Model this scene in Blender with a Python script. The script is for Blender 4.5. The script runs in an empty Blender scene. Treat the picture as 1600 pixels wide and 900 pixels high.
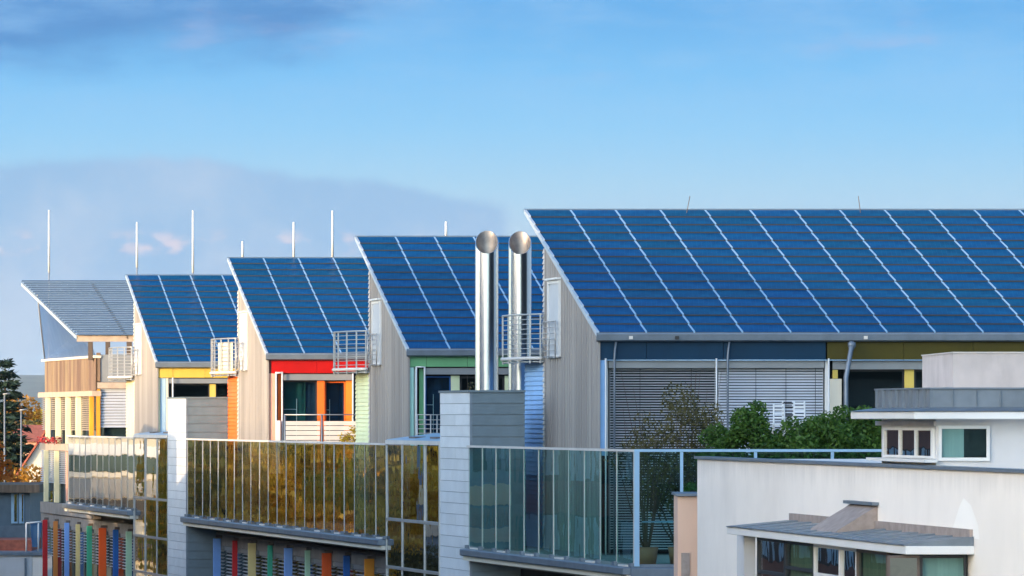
import bpy, bmesh, math, random
from math import radians as R, sin, cos, pi
random.seed(7)
S = bpy.context.scene
COL = S.collection
CAMZ = 14.0                     # camera height above the street; all z below are relative to the camera

# ------------------------------------------------------------------ camera
F = 7300.0                      # focal length in pixels of the 1600 px wide photograph
HOR = 650.0                     # horizon row
cam = bpy.data.cameras.new('camera'); camo = bpy.data.objects.new('camera', cam); COL.objects.link(camo)
camo.location = (0, 0, CAMZ); camo.rotation_euler = (R(90), 0, 0)
cam.sensor_width = 36; cam.lens = F / 1600 * 36
cam.shift_y = (HOR - 450) / 1600; cam.clip_start = 1; cam.clip_end = 40000
S.camera = camo

# ------------------------------------------------------------------ sun and sky
SUN_EL = 9.0
SUN_AZ = (-0.785, -0.619)       # horizontal direction towards the sun
sd = bpy.data.lights.new('sun', 'SUN'); sd.energy = 0.76; sd.angle = R(0.6); sd.color = (1.0, 0.70, 0.42)
so = bpy.data.objects.new('sun', sd); COL.objects.link(so)
from mathutils import Vector, Matrix
tosun = Vector((SUN_AZ[0]*cos(R(SUN_EL)), SUN_AZ[1]*cos(R(SUN_EL)), sin(R(SUN_EL))))
so.rotation_euler = tosun.to_track_quat('Z', 'Y').to_euler()
so.location = (-60, 60, 80)

def lin(c):
    return tuple(((v/255)/12.92 if v/255 <= .04045 else ((v/255+.055)/1.055)**2.4) for v in c)

W = bpy.data.worlds.new('World'); S.world = W; W.use_nodes = True
nt = W.node_tree; nt.nodes.clear()
class NB:
    "tiny node helper"
    def __init__(s, t): s.t = t
    def n(s, typ, **k):
        o = s.t.nodes.new(typ)
        for a, v in k.items(): setattr(o, a, v)
        return o
    def l(s, a, b): s.t.links.new(a, b)
    def m(s, op, a, b=None, c=None, clamp=False):
        o = s.n('ShaderNodeMath', operation=op); o.use_clamp = clamp
        for i, v in enumerate((a, b, c)):
            if v is None: continue
            if isinstance(v, (int, float)): o.inputs[i].default_value = v
            else: s.l(v, o.inputs[i])
        return o.outputs[0]
    def ss(s, v, lo, hi):
        o = s.n('ShaderNodeMapRange', interpolation_type='SMOOTHSTEP')
        s.l(v, o.inputs[0])
        for i, x in ((1, lo), (2, hi)):
            if isinstance(x, (int, float)): o.inputs[i].default_value = x
            else: s.l(x, o.inputs[i])
        return o.outputs[0]
    def mix(s, f, a, b, blend='MIX'):
        o = s.n('ShaderNodeMix', data_type='RGBA', blend_type=blend)
        for i, v in ((0, f), (6, a), (7, b)):
            if isinstance(v, (int, float)): o.inputs[i].default_value = v
            elif isinstance(v, tuple): o.inputs[i].default_value = (v + (1,))[:4]
            else: s.l(v, o.inputs[i])
        return o.outputs[2]
    def comb(s, x, y, z):
        o = s.n('ShaderNodeCombineXYZ')
        for i, v in enumerate((x, y, z)):
            if isinstance(v, (int, float)): o.inputs[i].default_value = v
            else: s.l(v, o.inputs[i])
        return o.outputs[0]
    def noise(s, vec, scale, detail=4, rough=.55):
        o = s.n('ShaderNodeTexNoise'); o.inputs['Scale'].default_value = scale
        o.inputs['Detail'].default_value = detail; o.inputs['Roughness'].default_value = rough
        if vec is not None: s.l(vec, o.inputs['Vector'])
        return o.outputs[0]
    def ramp(s, v, stops, interp='LINEAR'):
        o = s.n('ShaderNodeValToRGB'); o.color_ramp.interpolation = interp
        e = o.color_ramp.elements
        while len(e) < len(stops): e.new(.5)
        for i, (p, c) in enumerate(stops):
            e[i].position = p; e[i].color = tuple(c[:3]) + (1,)
        s.l(v, o.inputs[0]); return o.outputs[0]

B = NB(nt)
geo = B.n('ShaderNodeTexCoord'); sep = B.n('ShaderNodeSeparateXYZ'); B.l(geo.outputs['Generated'], sep.inputs[0])
dx, dy, dz = sep.outputs
zz = B.m('ADD', B.m('MAXIMUM', dz, 0.0), .01)
vn = B.n('ShaderNodeVectorMath', operation='NORMALIZE'); B.l(B.comb(dx, dy, zz), vn.inputs[0])
sky = B.n('ShaderNodeTexSky', sky_type='NISHITA'); sky.sun_disc = False
sky.sun_elevation = R(SUN_EL); sky.sun_rotation = math.atan2(SUN_AZ[0], SUN_AZ[1])
sky.altitude = 280; sky.air_density = 1.0; sky.dust_density = 1.6; sky.ozone_density = 2.0
B.l(vn.outputs[0], sky.inputs['Vector'])
# azimuth / elevation in units where the photograph spans u -0.8..0.8, v up to 0.65
az = B.m('MULTIPLY', B.m('ARCTAN2', dx, dy), 7.3)
el = B.m('MULTIPLY', B.m('ARCSINE', dz), 7.3)
def vy(y): return (HOR - y) / 1000
g = B.ramp(B.m('MULTIPLY', el, 1/11.5), [(0.0, lin((206, 208, 214))), (vy(520)/11.5, lin((199, 209, 224))),
      (vy(400)/11.5, lin((186, 211, 235))), (vy(300)/11.5, lin((170, 212, 240))), (vy(210)/11.5, lin((146, 206, 247))),
      (vy(110)/11.5, lin((122, 194, 246))), (vy(0)/11.5, lin((98, 174, 236))), (.16, lin((118, 168, 226))), (.45, lin((158, 188, 224))), (1, lin((176, 194, 218)))])
uv = B.comb(az, B.m('MULTIPLY', el, 1.0), 0.0)
uvs = B.comb(B.m('MULTIPLY', az, .35), B.m('MULTIPLY', el, 1.6), 3.1)
n1 = B.m('SUBTRACT', B.noise(uv, 4.5, 6, .55), .5)
n2 = B.m('SUBTRACT', B.noise(uvs, 3.0, 7, .6), .5)
n3 = B.noise(uvs, 7.0, 7, .62)
# a) high slate-blue cloud sheet, edge falling towards the left
edge = B.m('ADD', B.m('MULTIPLY', az, .10), .60)
edge = B.m('ADD', edge, B.m('MULTIPLY', B.m('MAXIMUM', B.m('ADD', az, .35), 0.0), .30))
a = B.ss(B.m('ADD', el, B.m('ADD', B.m('MULTIPLY', n2, .30), B.m('MULTIPLY', n1, .10))), B.m('ADD', edge, -.035), B.m('ADD', edge, .07))
ca = B.mix(B.ss(n3, .32, .7), lin((80, 140, 204)), lin((100, 162, 222)))
g = B.mix(B.m('MULTIPLY', a, .9), g, ca)
# b) thin pale veil
b = B.m('MULTIPLY', B.ss(B.m('ADD', n3, B.m('MULTIPLY', n1, .4)), .42, .70), B.ss(el, .40, .60))
g = B.mix(B.m('MULTIPLY', b, .34), g, lin((168, 208, 246)))
# c) low bank on the left with a soft bulging top
top = B.m('ADD', .402, B.m('MULTIPLY', B.m('ADD', az, .8), -.044))
top = B.m('SUBTRACT', top, B.m('MULTIPLY', B.ss(az, -.25, .02), .035))
c = B.ss(B.m('ADD', B.m('SUBTRACT', top, el), B.m('ADD', B.m('MULTIPLY', n1, .10), B.m('MULTIPLY', n2, .05))), -.008, .016)
c = B.m('MULTIPLY', c, B.m('SUBTRACT', 1.0, B.ss(B.m('ADD', az, B.m('MULTIPLY', n1, .12)), -.03, .015)))
cc = B.mix(B.ss(B.m('ADD', n1, B.m('MULTIPLY', el, -.9)), -.36, -.04), lin((150, 190, 230)), lin((180, 204, 233)))
g = B.mix(B.m('MULTIPLY', c, .9), g, cc)
# d) small rosy puffs low down, and rosy streaks higher up
uvp = B.comb(B.m('MULTIPLY', az, .55), el, 9.0)
d = B.m('MULTIPLY', B.ss(B.noise(uvp, 17, 3, .5), .50, .60), B.m('MULTIPLY', B.ss(el, .245, .262), B.m('SUBTRACT', 1.0, B.ss(el, .27, .295))))
g = B.mix(B.m('MULTIPLY', B.m('MULTIPLY', d, B.m('SUBTRACT', 1.0, B.ss(az, -.3, -.1))), .85), g, lin((224, 216, 230)))
uvt = B.comb(B.m('MULTIPLY', az, .32), el, 5.0)
e = B.m('MULTIPLY', B.ss(B.noise(uvt, 11, 5, .55), .57, .74), B.m('MULTIPLY', B.ss(el, .50, .56), B.m('SUBTRACT', 1.0, B.ss(el, .9, 1.6))))
g = B.mix(B.m('MULTIPLY', e, .34), g, lin((186, 190, 226)))
SKY_K = .15
EXPO = 2.5
bg = B.n('ShaderNodeBackground'); bg.inputs[1].default_value = SKY_K
gs = B.n('ShaderNodeVectorMath', operation='SCALE'); B.l(g, gs.inputs[0]); gs.inputs['Scale'].default_value = 2 ** -EXPO / SKY_K
SUNSIDE = B.m('ADD', B.m('MULTIPLY', dx, SUN_AZ[0]), B.m('MULTIPLY', dy, SUN_AZ[1]))
f = B.m('MULTIPLY', B.ss(SUNSIDE, -.42, .55), .95)
B.l(B.mix(f, gs.outputs[0], sky.outputs[0]), bg.inputs[0])
out = B.n('ShaderNodeOutputWorld'); B.l(bg.outputs[0], out.inputs[0])

S.view_settings.view_transform = 'Standard'; S.view_settings.look = 'None'
S.view_settings.exposure = EXPO; S.view_settings.gamma = 1; S.view_settings.use_curve_mapping = False
S.render.engine = 'CYCLES'
S.cycles.max_bounces = 8; S.cycles.transparent_max_bounces = 16
S.cycles.caustics_reflective = False; S.cycles.caustics_refractive = False

# ------------------------------------------------------------------ materials
M = {}
def mat(name, c, rough=.6, metal=0., var=.10, scale=1.2, bump=0., bscale=30., streak=0., spec=.5, rnd=0., rv=.12, isl=0., stripe=None, stretch=None):
    m = bpy.data.materials.new(name); m.use_nodes = True; t = m.node_tree; N = NB(t)
    p = t.nodes['Principled BSDF']; p.inputs['Roughness'].default_value = rough; p.inputs['Metallic'].default_value = metal
    p.inputs['Specular IOR Level'].default_value = spec
    tc = N.n('ShaderNodeTexCoord'); oi = N.n('ShaderNodeObjectInfo')
    add = N.n('ShaderNodeVectorMath', operation='ADD'); N.l(tc.outputs['Object'], add.inputs[0])
    N.l(N.comb(N.m('MULTIPLY', oi.outputs['Random'], 37.0), N.m('MULTIPLY', oi.outputs['Random'], 91.0), 0.0), add.inputs[1])
    vec = add.outputs[0]
    if stretch:
        vm = N.n('ShaderNodeVectorMath', operation='MULTIPLY'); N.l(vec, vm.inputs[0]); vm.inputs[1].default_value = stretch; vec = vm.outputs[0]
    col = N.mix(N.ss(N.noise(vec, scale, 5, .6), .25, .75), tuple(v*(1-var) for v in c), tuple(min(1, v*(1+var)) for v in c))
    if streak:
        vm = N.n('ShaderNodeVectorMath', operation='MULTIPLY'); N.l(add.outputs[0], vm.inputs[0]); vm.inputs[1].default_value = (1.1, 1.1, .25)
        k = N.ss(N.noise(vm.outputs[0], 1.6, 6, .65), .48, .78)
        col = N.mix(N.m('MULTIPLY', k, streak), col, tuple(v*.55 for v in c))
    if isl:
        gi = N.n('ShaderNodeNewGeometry'); hh = N.n('ShaderNodeHueSaturation'); N.l(col, hh.inputs['Color']); N.l(N.m('ADD', 1 - isl, N.m('MULTIPLY', gi.outputs['Random Per Island'], 2*isl)), hh.inputs['Value']); col = hh.outputs[0]
    if rnd:
        h = N.n('ShaderNodeHueSaturation'); N.l(col, h.inputs['Color'])
        N.l(N.m('ADD', 1.0 - rnd, N.m('MULTIPLY', oi.outputs['Random'], 2*rnd)), h.inputs['Value'])
        N.l(N.m('ADD', .5 - rnd*.06, N.m('MULTIPLY', oi.outputs['Random'], rnd*.12)), h.inputs['Hue']); col = h.outputs[0]
    N.l(col, p.inputs['Base Color'])
    rr = N.m('ADD', rough - rv/2, N.m('MULTIPLY', N.noise(vec, scale*4, 3), rv), clamp=True); N.l(rr, p.inputs['Roughness'])
    if bump:
        bn = N.n('ShaderNodeBump'); bn.inputs['Strength'].default_value = bump; bn.inputs['Distance'].default_value = .01
        N.l(N.noise(vec, bscale, 4), bn.inputs['Height']); N.l(bn.outputs[0], p.inputs['Normal'])
    M[name] = m; return m

mat('backing', (.012, .016, .024), .5)
mat('panel_edge', (.010, .013, .02), .45)
mat('bar', (.32, .50, .68), .35, .2, .06)
mat('verge', (.50, .57, .64), .4, .3, .08)
mat('gutter', (.17, .205, .25), .42, .35, .14, 2.5, streak=.25)
mat('boards', (.33, .30, .275), .75, 0, .14, 1.0, .25, 60, stretch=(1, 1, .15), streak=.30, isl=.14)
mat('trim', (.66, .62, .58), .5, 0, .1)
mat('steel', (.56, .56, .56), .35, .85, .1)
mat('rail', (.48, .47, .46), .4, .6, .1)
mat('chimney_steel', (.84, .84, .85), .24, 1.0, .04, .8, rv=.02)
mat('soot', (.42, .36, .32), .45, .6, .25, 4)
mat('zinc_tower', (.72, .74, .76), .45, .0, .07, 1.2, rnd=.06)
mat('zinc_dark_and_shade', (.14, .185, .22), .45, .25, .1, 2.0, streak=.2, rnd=.05)  # dark zinc; on the tower fronts it stands for shaded cladding
mat('zinc_step', (.17, .20, .235), .42, .3, .14, 2.0, streak=.3, rnd=.06)
mat('concrete', (.27, .25, .235), .85, 0, .15, 2, .3, 25, .4)
mat('deck', (.28, .25, .22), .85, 0, .15, 2)
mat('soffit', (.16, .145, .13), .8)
mat('dark', (.018, .02, .025), .5)
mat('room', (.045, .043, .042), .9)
mat('slat', (.60, .62, .66), .4, .3, .06)
mat('slat_warm', (.52, .44, .36), .5, .2, .1)
mat('shutter_box', (.25, .26, .27), .5, .3)
mat('white', (.74, .74, .73), .45, 0, .04)
mat('cream', (.72, .66, .54), .6, 0, .05)
mat('stucco', (.90, .83, .755), .9, 0, .04, .5, .25, 60, .08)
mat('patch', (.97, .92, .85), .9, 0, .02, 1)
mat('stucco_grey', (.58, .585, .60), .9, 0, .06, .8, .25, 60, .18)
mat('stucco_pink', (.60, .54, .52), .9, 0, .10, 1.4, .25, 60, .4)
mat('peach', (.80, .53, .39), .85, 0, .04, .8, .2, 60)
mat('brownstone', (.33, .27, .24), .8, 0, .2, 5, .3, 40, .3)
mat('wood', (.21, .135, .085), .75, 0, .30, 3.0, .3, 30, .3, rnd=.30, stretch=(3, 3, .3))
mat('beam', (.46, .36, .28), .75, 0, .15, 3)
mat('dark_wood', (.10, .07, .05), .7)
mat('red_tile', (.36, .10, .06), .8, 0, .25, 6)
mat('plant_red', (.5, .05, .05), .7, 0, .3, 20)
mat('cap', (.13, .10, .085), .6)
mat('asphalt', (.05, .05, .052), .9, 0, .2, 3, .3, 60)
mat('pavement', (.25, .24, .23), .9, 0, .15, 3)
mat('ground', (.07, .085, .045), .95, 0, .35, .15)
mat('hill', (.04, .065, .06), .95, 0, .3, .02)
mat('paint', (.75, .75, .72), .7)
mat('bark', (.10, .075, .055), .9, 0, .3, 6, .5, 20)
mat('apartment', (.24, .125, .10), .85, 0, .1, 1)
mat('apartment_pale', (.62, .55, .42), .85, 0, .08, 1)
mat('blue_cloth', (.36, .55, .68), .8)
mat('bark_red', (.20, .12, .08), .9)
mat('curtain', (.55, .56, .50), .9, 0, .1, 2, stretch=(6, 6, .2))
mat('olive_curtain', (.24, .23, .12), .9, 0, .25, 2, stretch=(6, 6, .2))
mat('black', (.015, .015, .017), .5)
mat('mint_wall', (.045, .085, .075), .7)
mat('teal_reflection', (.012, .085, .085), .8, 0, .3, 1.5)
mat('navy_reflection', (.010, .035, .085), .8, 0, .3, 1.5)
mat('slate_wall', (.24, .32, .40), .8)
mat('bluebin', (.03, .11, .24), .5)
mat('terracotta', (.45, .16, .08), .8)
def paint(name, c, rough=.5): return mat(name, c, rough, 0, .10, 1.1, streak=.22, spec=.2)
for k, c in dict(blue_fascia=(.002, .032, .075), blue_pale=(.27, .48, .78), blue_sky=(.30, .53, .86), red=(.46, .003, .002), orange=(.86, .17, .025), orange_frame=(.90, .26, .03),  # blue_fascia and olive: shade under the eave darkened into the base colour
        peachy=(.82, .44, .32), green=(.17, .44, .21), mint=(.47, .78, .68), lime=(.76, .83, .52), ochre=(.62, .43, .075), olive=(.065, .055, .006),
        yellow=(.70, .52, .12), butter=(.84, .76, .48), ice=(.42, .58, .70), brown_red=(.16, .05, .035), fin_blue=(.20, .38, .80), fin_red=(.62, .025, .03), fin_yellow=(.74, .60, .27),
        fin_green=(.06, .42, .28), fin_mint=(.42, .66, .48), fin_orange=(.85, .12, .02), fin_navy=(.025, .13, .45), fin_amber=(.88, .33, .03), fin_copper=(.66, .24, .06)).items(): paint(k, c)

def drips(name, ztop, depth):
    m = M[name]; t = m.node_tree; N = NB(t); p = t.nodes['Principled BSDF']; src = p.inputs['Base Color'].links[0].from_socket
    ge = N.n('ShaderNodeNewGeometry'); sp = N.n('ShaderNodeSeparateXYZ'); N.l(ge.outputs['Position'], sp.inputs[0])
    vm = N.n('ShaderNodeVectorMath', operation='MULTIPLY'); N.l(ge.outputs['Position'], vm.inputs[0]); vm.inputs[1].default_value = (1.1, 1.1, .09)
    dd = N.m('ADD', N.m('MULTIPLY', N.noise(vm.outputs[0], 2.2, 6, .7), depth * 2.2), ztop - depth * 1.9)
    k = N.ss(N.m('SUBTRACT', sp.outputs[2], dd), 0.0, depth * .9)
    vb = N.n('ShaderNodeVectorMath', operation='MULTIPLY'); N.l(ge.outputs['Position'], vb.inputs[0]); vb.inputs[1].default_value = (.5, .5, .35)
    bl = N.ss(N.noise(vb.outputs[0], 1.4, 5, .6), .45, .75)
    c1 = N.mix(N.m('MULTIPLY', k, .26), src, (.42, .39, .36)); c2 = N.mix(N.m('MULTIPLY', bl, .20), c1, (.62, .56, .50)); N.l(c2, p.inputs['Base Color'])
drips('stucco', CAMZ - .9, .55); drips('stucco_pink', CAMZ + 1.08, .4)
def panel_mat():
    m = bpy.data.materials.new('solar'); m.use_nodes = True; t = m.node_tree; N = NB(t); p = t.nodes['Principled BSDF']
    tc = N.n('ShaderNodeTexCoord'); oi = N.n('ShaderNodeObjectInfo')
    sp = N.n('ShaderNodeSeparateXYZ'); N.l(tc.outputs['Object'], sp.inputs[0])
    wob = N.noise(tc.outputs['Object'], 2.0, 3)
    col = N.mix(N.ss(wob, .3, .7), (.0003, .050, .145), (.0006, .070, .185))
    def cell(v, pitch, w):
        fr = N.m('FRACT', N.m('DIVIDE', v, pitch)); return N.m('LESS_THAN', fr, w)
    grid = N.m('MAXIMUM', cell(sp.outputs[0], .125, .05), cell(sp.outputs[1], .125, .06))
    col = N.mix(N.m('MULTIPLY', grid, .35), col, (.02, .14, .32))
    h = N.n('ShaderNodeHueSaturation'); N.l(col, h.inputs['Color'])
    N.l(N.m('ADD', .86, N.m('MULTIPLY', oi.outputs['Random'], .28)), h.inputs['Value'])
    N.l(N.m('ADD', .493, N.m('MULTIPLY', oi.outputs['Random'], .014)), h.inputs['Hue'])
    N.l(h.outputs[0], p.inputs['Base Color']); p.inputs['Roughness'].default_value = .22
    p.inputs['Specular IOR Level'].default_value = .05
    M['solar'] = m
panel_mat()

def glass(name, tint, ior=1.75, wav=.35, wscale=(1.2, 1.2, .8), refl=(1, 1, 1), dist=.012, minr=0.):
    m = bpy.data.materials.new(name); m.use_nodes = True; t = m.node_tree; N = NB(t); t.nodes.clear()
    tc = N.n('ShaderNodeTexCoord'); oi = N.n('ShaderNodeObjectInfo')
    vm = N.n('ShaderNodeVectorMath', operation='MULTIPLY'); N.l(tc.outputs['Object'], vm.inputs[0]); vm.inputs[1].default_value = wscale
    ad = N.n('ShaderNodeVectorMath', operation='ADD'); N.l(vm.outputs[0], ad.inputs[0])
    N.l(N.comb(N.m('MULTIPLY', oi.outputs['Random'], 50.0), 0.0, N.m('MULTIPLY', oi.outputs['Random'], .6)), ad.inputs[1])
    bn = N.n('ShaderNodeBump'); bn.inputs['Strength'].default_value = wav; bn.inputs['Distance'].default_value = dist
    N.l(N.noise(ad.outputs[0], 1.0, 2, .4), bn.inputs['Height'])
    gl = N.n('ShaderNodeBsdfGlossy'); gl.inputs['Roughness'].default_value = .012; gl.inputs['Color'].default_value = refl + (1,)
    N.l(bn.outputs[0], gl.inputs['Normal'])
    tr = N.n('ShaderNodeBsdfTransparent'); tr.inputs['Color'].default_value = tint + (1,)
    fr = N.n('ShaderNodeFresnel'); fr.inputs['IOR'].default_value = ior
    mx = N.n('ShaderNodeMixShader'); ge = N.n('ShaderNodeNewGeometry'); fwd = N.m('SUBTRACT', 1.0, ge.outputs['Backfacing'])
    N.l(N.m('MULTIPLY', N.m('MAXIMUM', fr.outputs[0], minr), fwd), mx.inputs[0]); N.l(N.mix(fwd, (1, 1, 1), tint), tr.inputs[0]); N.l(tr.outputs[0], mx.inputs[1]); N.l(gl.outputs[0], mx.inputs[2])
    o = N.n('ShaderNodeOutputMaterial'); N.l(mx.outputs[0], o.inputs[0]); M[name] = m
glass('glass', (.55, .72, .72), 1.7)
glass('glass_teal', (.44, .74, .71), 1.42, .3)
glass('glass_mirror', (.45, .55, .54), 2.2, .5, minr=.70)
glass('glass_clear', (.80, .88, .92), 1.4, .05)
glass('glass_window', (.55, .75, .78), 1.4, .12)

def frosted():
    m = bpy.data.materials.new('frosted'); m.use_nodes = True; t = m.node_tree; N = NB(t); t.nodes.clear()
    tr = N.n('ShaderNodeBsdfTransparent'); tr.inputs[0].default_value = (.95, .97, 1, 1)
    df = N.n('ShaderNodeBsdfTranslucent'); df.inputs[0].default_value = (.8, .84, .9, 1)
    tc = N.n('ShaderNodeTexCoord'); k = N.m('ADD', .32, N.m('MULTIPLY', N.noise(tc.outputs['Object'], 1.5, 3), .12))
    mx = N.n('ShaderNodeMixShader'); N.l(k, mx.inputs[0]); N.l(tr.outputs[0], mx.inputs[1]); N.l(df.outputs[0], mx.inputs[2])
    o = N.n('ShaderNodeOutputMaterial'); N.l(mx.outputs[0], o.inputs[0]); M['frosted'] = m
frosted()
mat('louvre', (.12, .16, .21), .25, .3, .1, 2, rnd=.12)
def leafmat(name, c1, c2, trans=.25):
    m = bpy.data.materials.new(name); m.use_nodes = True; t = m.node_tree; N = NB(t); p = t.nodes['Principled BSDF']
    ge = N.n('ShaderNodeNewGeometry')
    tc = N.n('ShaderNodeTexCoord')
    k = N.m('ADD', N.m('MULTIPLY', ge.outputs['Random Per Island'], .6), N.m('MULTIPLY', N.ss(N.noise(tc.outputs['Object'], .9, 3), .3, .7), .4))
    N.l(N.mix(k, c1, c2), p.inputs['Base Color']); p.inputs['Roughness'].default_value = .55
    p.inputs['Specular IOR Level'].default_value = .3
    tl = N.n('ShaderNodeBsdfTranslucent'); N.l(N.mix(k, c1, c2), tl.inputs[0])
    mx = N.n('ShaderNodeMixShader'); mx.inputs[0].default_value = trans
    N.l(p.outputs[0], mx.inputs[1]); N.l(tl.outputs[0], mx.inputs[2]); N.l(mx.outputs[0], t.nodes['Material Output'].inputs[0]); M[name] = m
leafmat('leaf_green', (.022, .070, .012), (.12, .23, .035))
leafmat('leaf_olive', (.07, .07, .022), (.19, .16, .06))
leafmat('leaf_gold', (.55, .30, .02), (.92, .68, .10), .5)
leafmat('leaf_autumn', (.26, .13, .02), (.66, .34, .05), .4)
leafmat('leaf_rust', (.42, .11, .015), (.80, .28, .035), .4)
leafmat('leaf_mixed', (.20, .20, .025), (.85, .62, .09), .5)
leafmat('needle', (.008, .022, .018), (.030, .058, .040), .1)

# ------------------------------------------------------------------ mesh helpers
class MB:
    def __init__(s): s.v = []; s.f = []; s.mi = []; s.sm = []
    def add(s, vs, fs, mi=0, smooth=False):
        b = len(s.v); s.v += [tuple(v) for v in vs]
        for f_ in fs: s.f.append(tuple(b + i for i in f_)); s.mi.append(mi); s.sm.append(smooth)
        return s
    def hexa(s, bot, top, mi=0, topmi=None):
        "bot and top: four corners each, counter-clockwise seen from above"
        s.add(list(bot) + list(top), [(3, 2, 1, 0)], mi)
        b = len(s.v) - 8
        for q, k in (((4, 5, 6, 7), topmi if topmi is not None else mi),):
            s.f.append(tuple(b + i for i in q)); s.mi.append(k); s.sm.append(False)
        for i in range(4):
            j = (i + 1) % 4
            s.f.append((b + i, b + j, b + 4 + j, b + 4 + i)); s.mi.append(mi); s.sm.append(False)
        return s
    def box(s, x0, x1, y0, y1, z0, z1, mi=0):
        return s.hexa([(x0, y0, z0), (x1, y0, z0), (x1, y1, z0), (x0, y1, z0)], [(x0, y0, z1), (x1, y0, z1), (x1, y1, z1), (x0, y1, z1)], mi)
    def tube(s, pts, r, n=8, mi=0, cap=True, smooth=True):
        pts = [Vector(p) for p in pts]; rs = r if isinstance(r, (list, tuple)) else [r] * len(pts)
        vs = []; fs = []; up = None
        for i, p in enumerate(pts):
            t = (pts[min(i+1, len(pts)-1)] - pts[max(i-1, 0)]).normalized()
            if up is None or abs(up.dot(t)) > .95: up = Vector((0, 0, 1)) if abs(t.z) < .9 else Vector((0, 1, 0))
            a = t.cross(up).normalized(); b = a.cross(t).normalized(); up = b
            vs += [p + rs[i] * (cos(2*pi*k/n) * a + sin(2*pi*k/n) * b) for k in range(n)]
        for i in range(len(pts) - 1):
            for k in range(n):
                j = (k + 1) % n; fs.append((i*n + k, i*n + j, (i+1)*n + j, (i+1)*n + k))
        s.add(vs, fs, mi, smooth)
        if cap:
            b = len(s.v) - len(vs); L = (len(pts) - 1) * n
            s.f.append(tuple(b + k for k in range(n))[::-1]); s.mi.append(mi); s.sm.append(False)
            s.f.append(tuple(b + L + k for k in range(n))); s.mi.append(mi); s.sm.append(False)
        return s
    def prism(s, poly, vec, mi=0):
        "poly: 3-D polygon, extruded by vec"
        n = len(poly); v = Vector(vec); P = [Vector(p) for p in poly]
        s.add(P + [p + v for p in P], [tuple(range(n))[::-1], tuple(range(n, 2*n))] + [(i, (i+1) % n, n + (i+1) % n, n + i) for i in range(n)], mi)
        return s
    def build(s, name, mats, parent=None, bevel=0., origin=None, fix=True):
        if not isinstance(mats, (list, tuple)): mats = [mats]
        xs = [v[0] for v in s.v]; ys = [v[1] for v in s.v]; zs = [v[2] for v in s.v]
        o = origin or ((min(xs)+max(xs))/2, (min(ys)+max(ys))/2, (min(zs)+max(zs))/2)
        me = bpy.data.meshes.new(name); me.from_pydata([(a-o[0], b-o[1], c-o[2]) for a, b, c in s.v], [], s.f)
        for m in mats: me.materials.append(M[m])
        me.polygons.foreach_set('material_index', s.mi); me.polygons.foreach_set('use_smooth', s.sm)
        if fix and len(s.f) < 4000:
            bm = bmesh.new(); bm.from_mesh(me); bmesh.ops.recalc_face_normals(bm, faces=bm.faces)
            if bevel: bmesh.ops.bevel(bm, geom=bm.edges[:], offset=bevel, segments=1, affect='EDGES')
            bm.to_mesh(me); bm.free()
        me.update()
        ob = bpy.data.objects.new(name, me); COL.objects.link(ob)
        place(ob, o, parent); return ob
def worldloc(ob):
    v = Vector(ob.location)
    while ob.parent: ob = ob.parent; v += Vector(ob.location)
    return v
def place(ob, o, parent=None):
    p = Vector((o[0], o[1], o[2] + CAMZ))
    if parent is not None: ob.parent = parent; p -= worldloc(parent)
    ob.location = p
def again(ob, o, parent=None):
    c = ob.copy(); COL.objects.link(c); place(c, o, parent); return c
def tag(o, label=None, cat=None, group=None, kind=None):
    for k, v in (('label', label), ('category', cat), ('group', group), ('kind', kind)):
        if v: o[k] = v
    return o
def thing(name, loc, label, cat, group=None):
    e = bpy.data.objects.new(name, None); COL.objects.link(e); e.empty_display_size = .3
    e.location = (loc[0], loc[1], loc[2] + CAMZ); return tag(e, label, cat, group)
def bx(name, m, parent, x0, x1, y0, y1, z0, z1, bevel=0.):
    return MB().box(x0, x1, y0, y1, z0, z1).build(name, m, parent, bevel)
def XP(x, Y): return (x - 800) / F * Y
def ZP(y, Y): return (HOR - y) / F * Y
GROUND = -14.0
DECK = -3.45

# street front: all glazed screens, clad towers and stairwells stand in one plane
def FX(Y, o=0.): return 30.418 - .26 * Y - o           # o = metres out towards the street
def FY(x, o=0.): return F * (30.418 - o) / (x + 1098)    # depth where pixel column x meets that plane
def fq(Y0, Y1, o0, o1, z0, z1, z0b=None, z1b=None):
    "a block between depths Y0<Y1 and outward offsets o0>o1 (o0 = outer)"
    b = [(FX(Y0, o0), Y0), (FX(Y0, o1), Y0), (FX(Y1, o1), Y1), (FX(Y1, o0), Y1)]
    return [(x, y, z0) for x, y in b], [(x, y, z1) for x, y in b]

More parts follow.
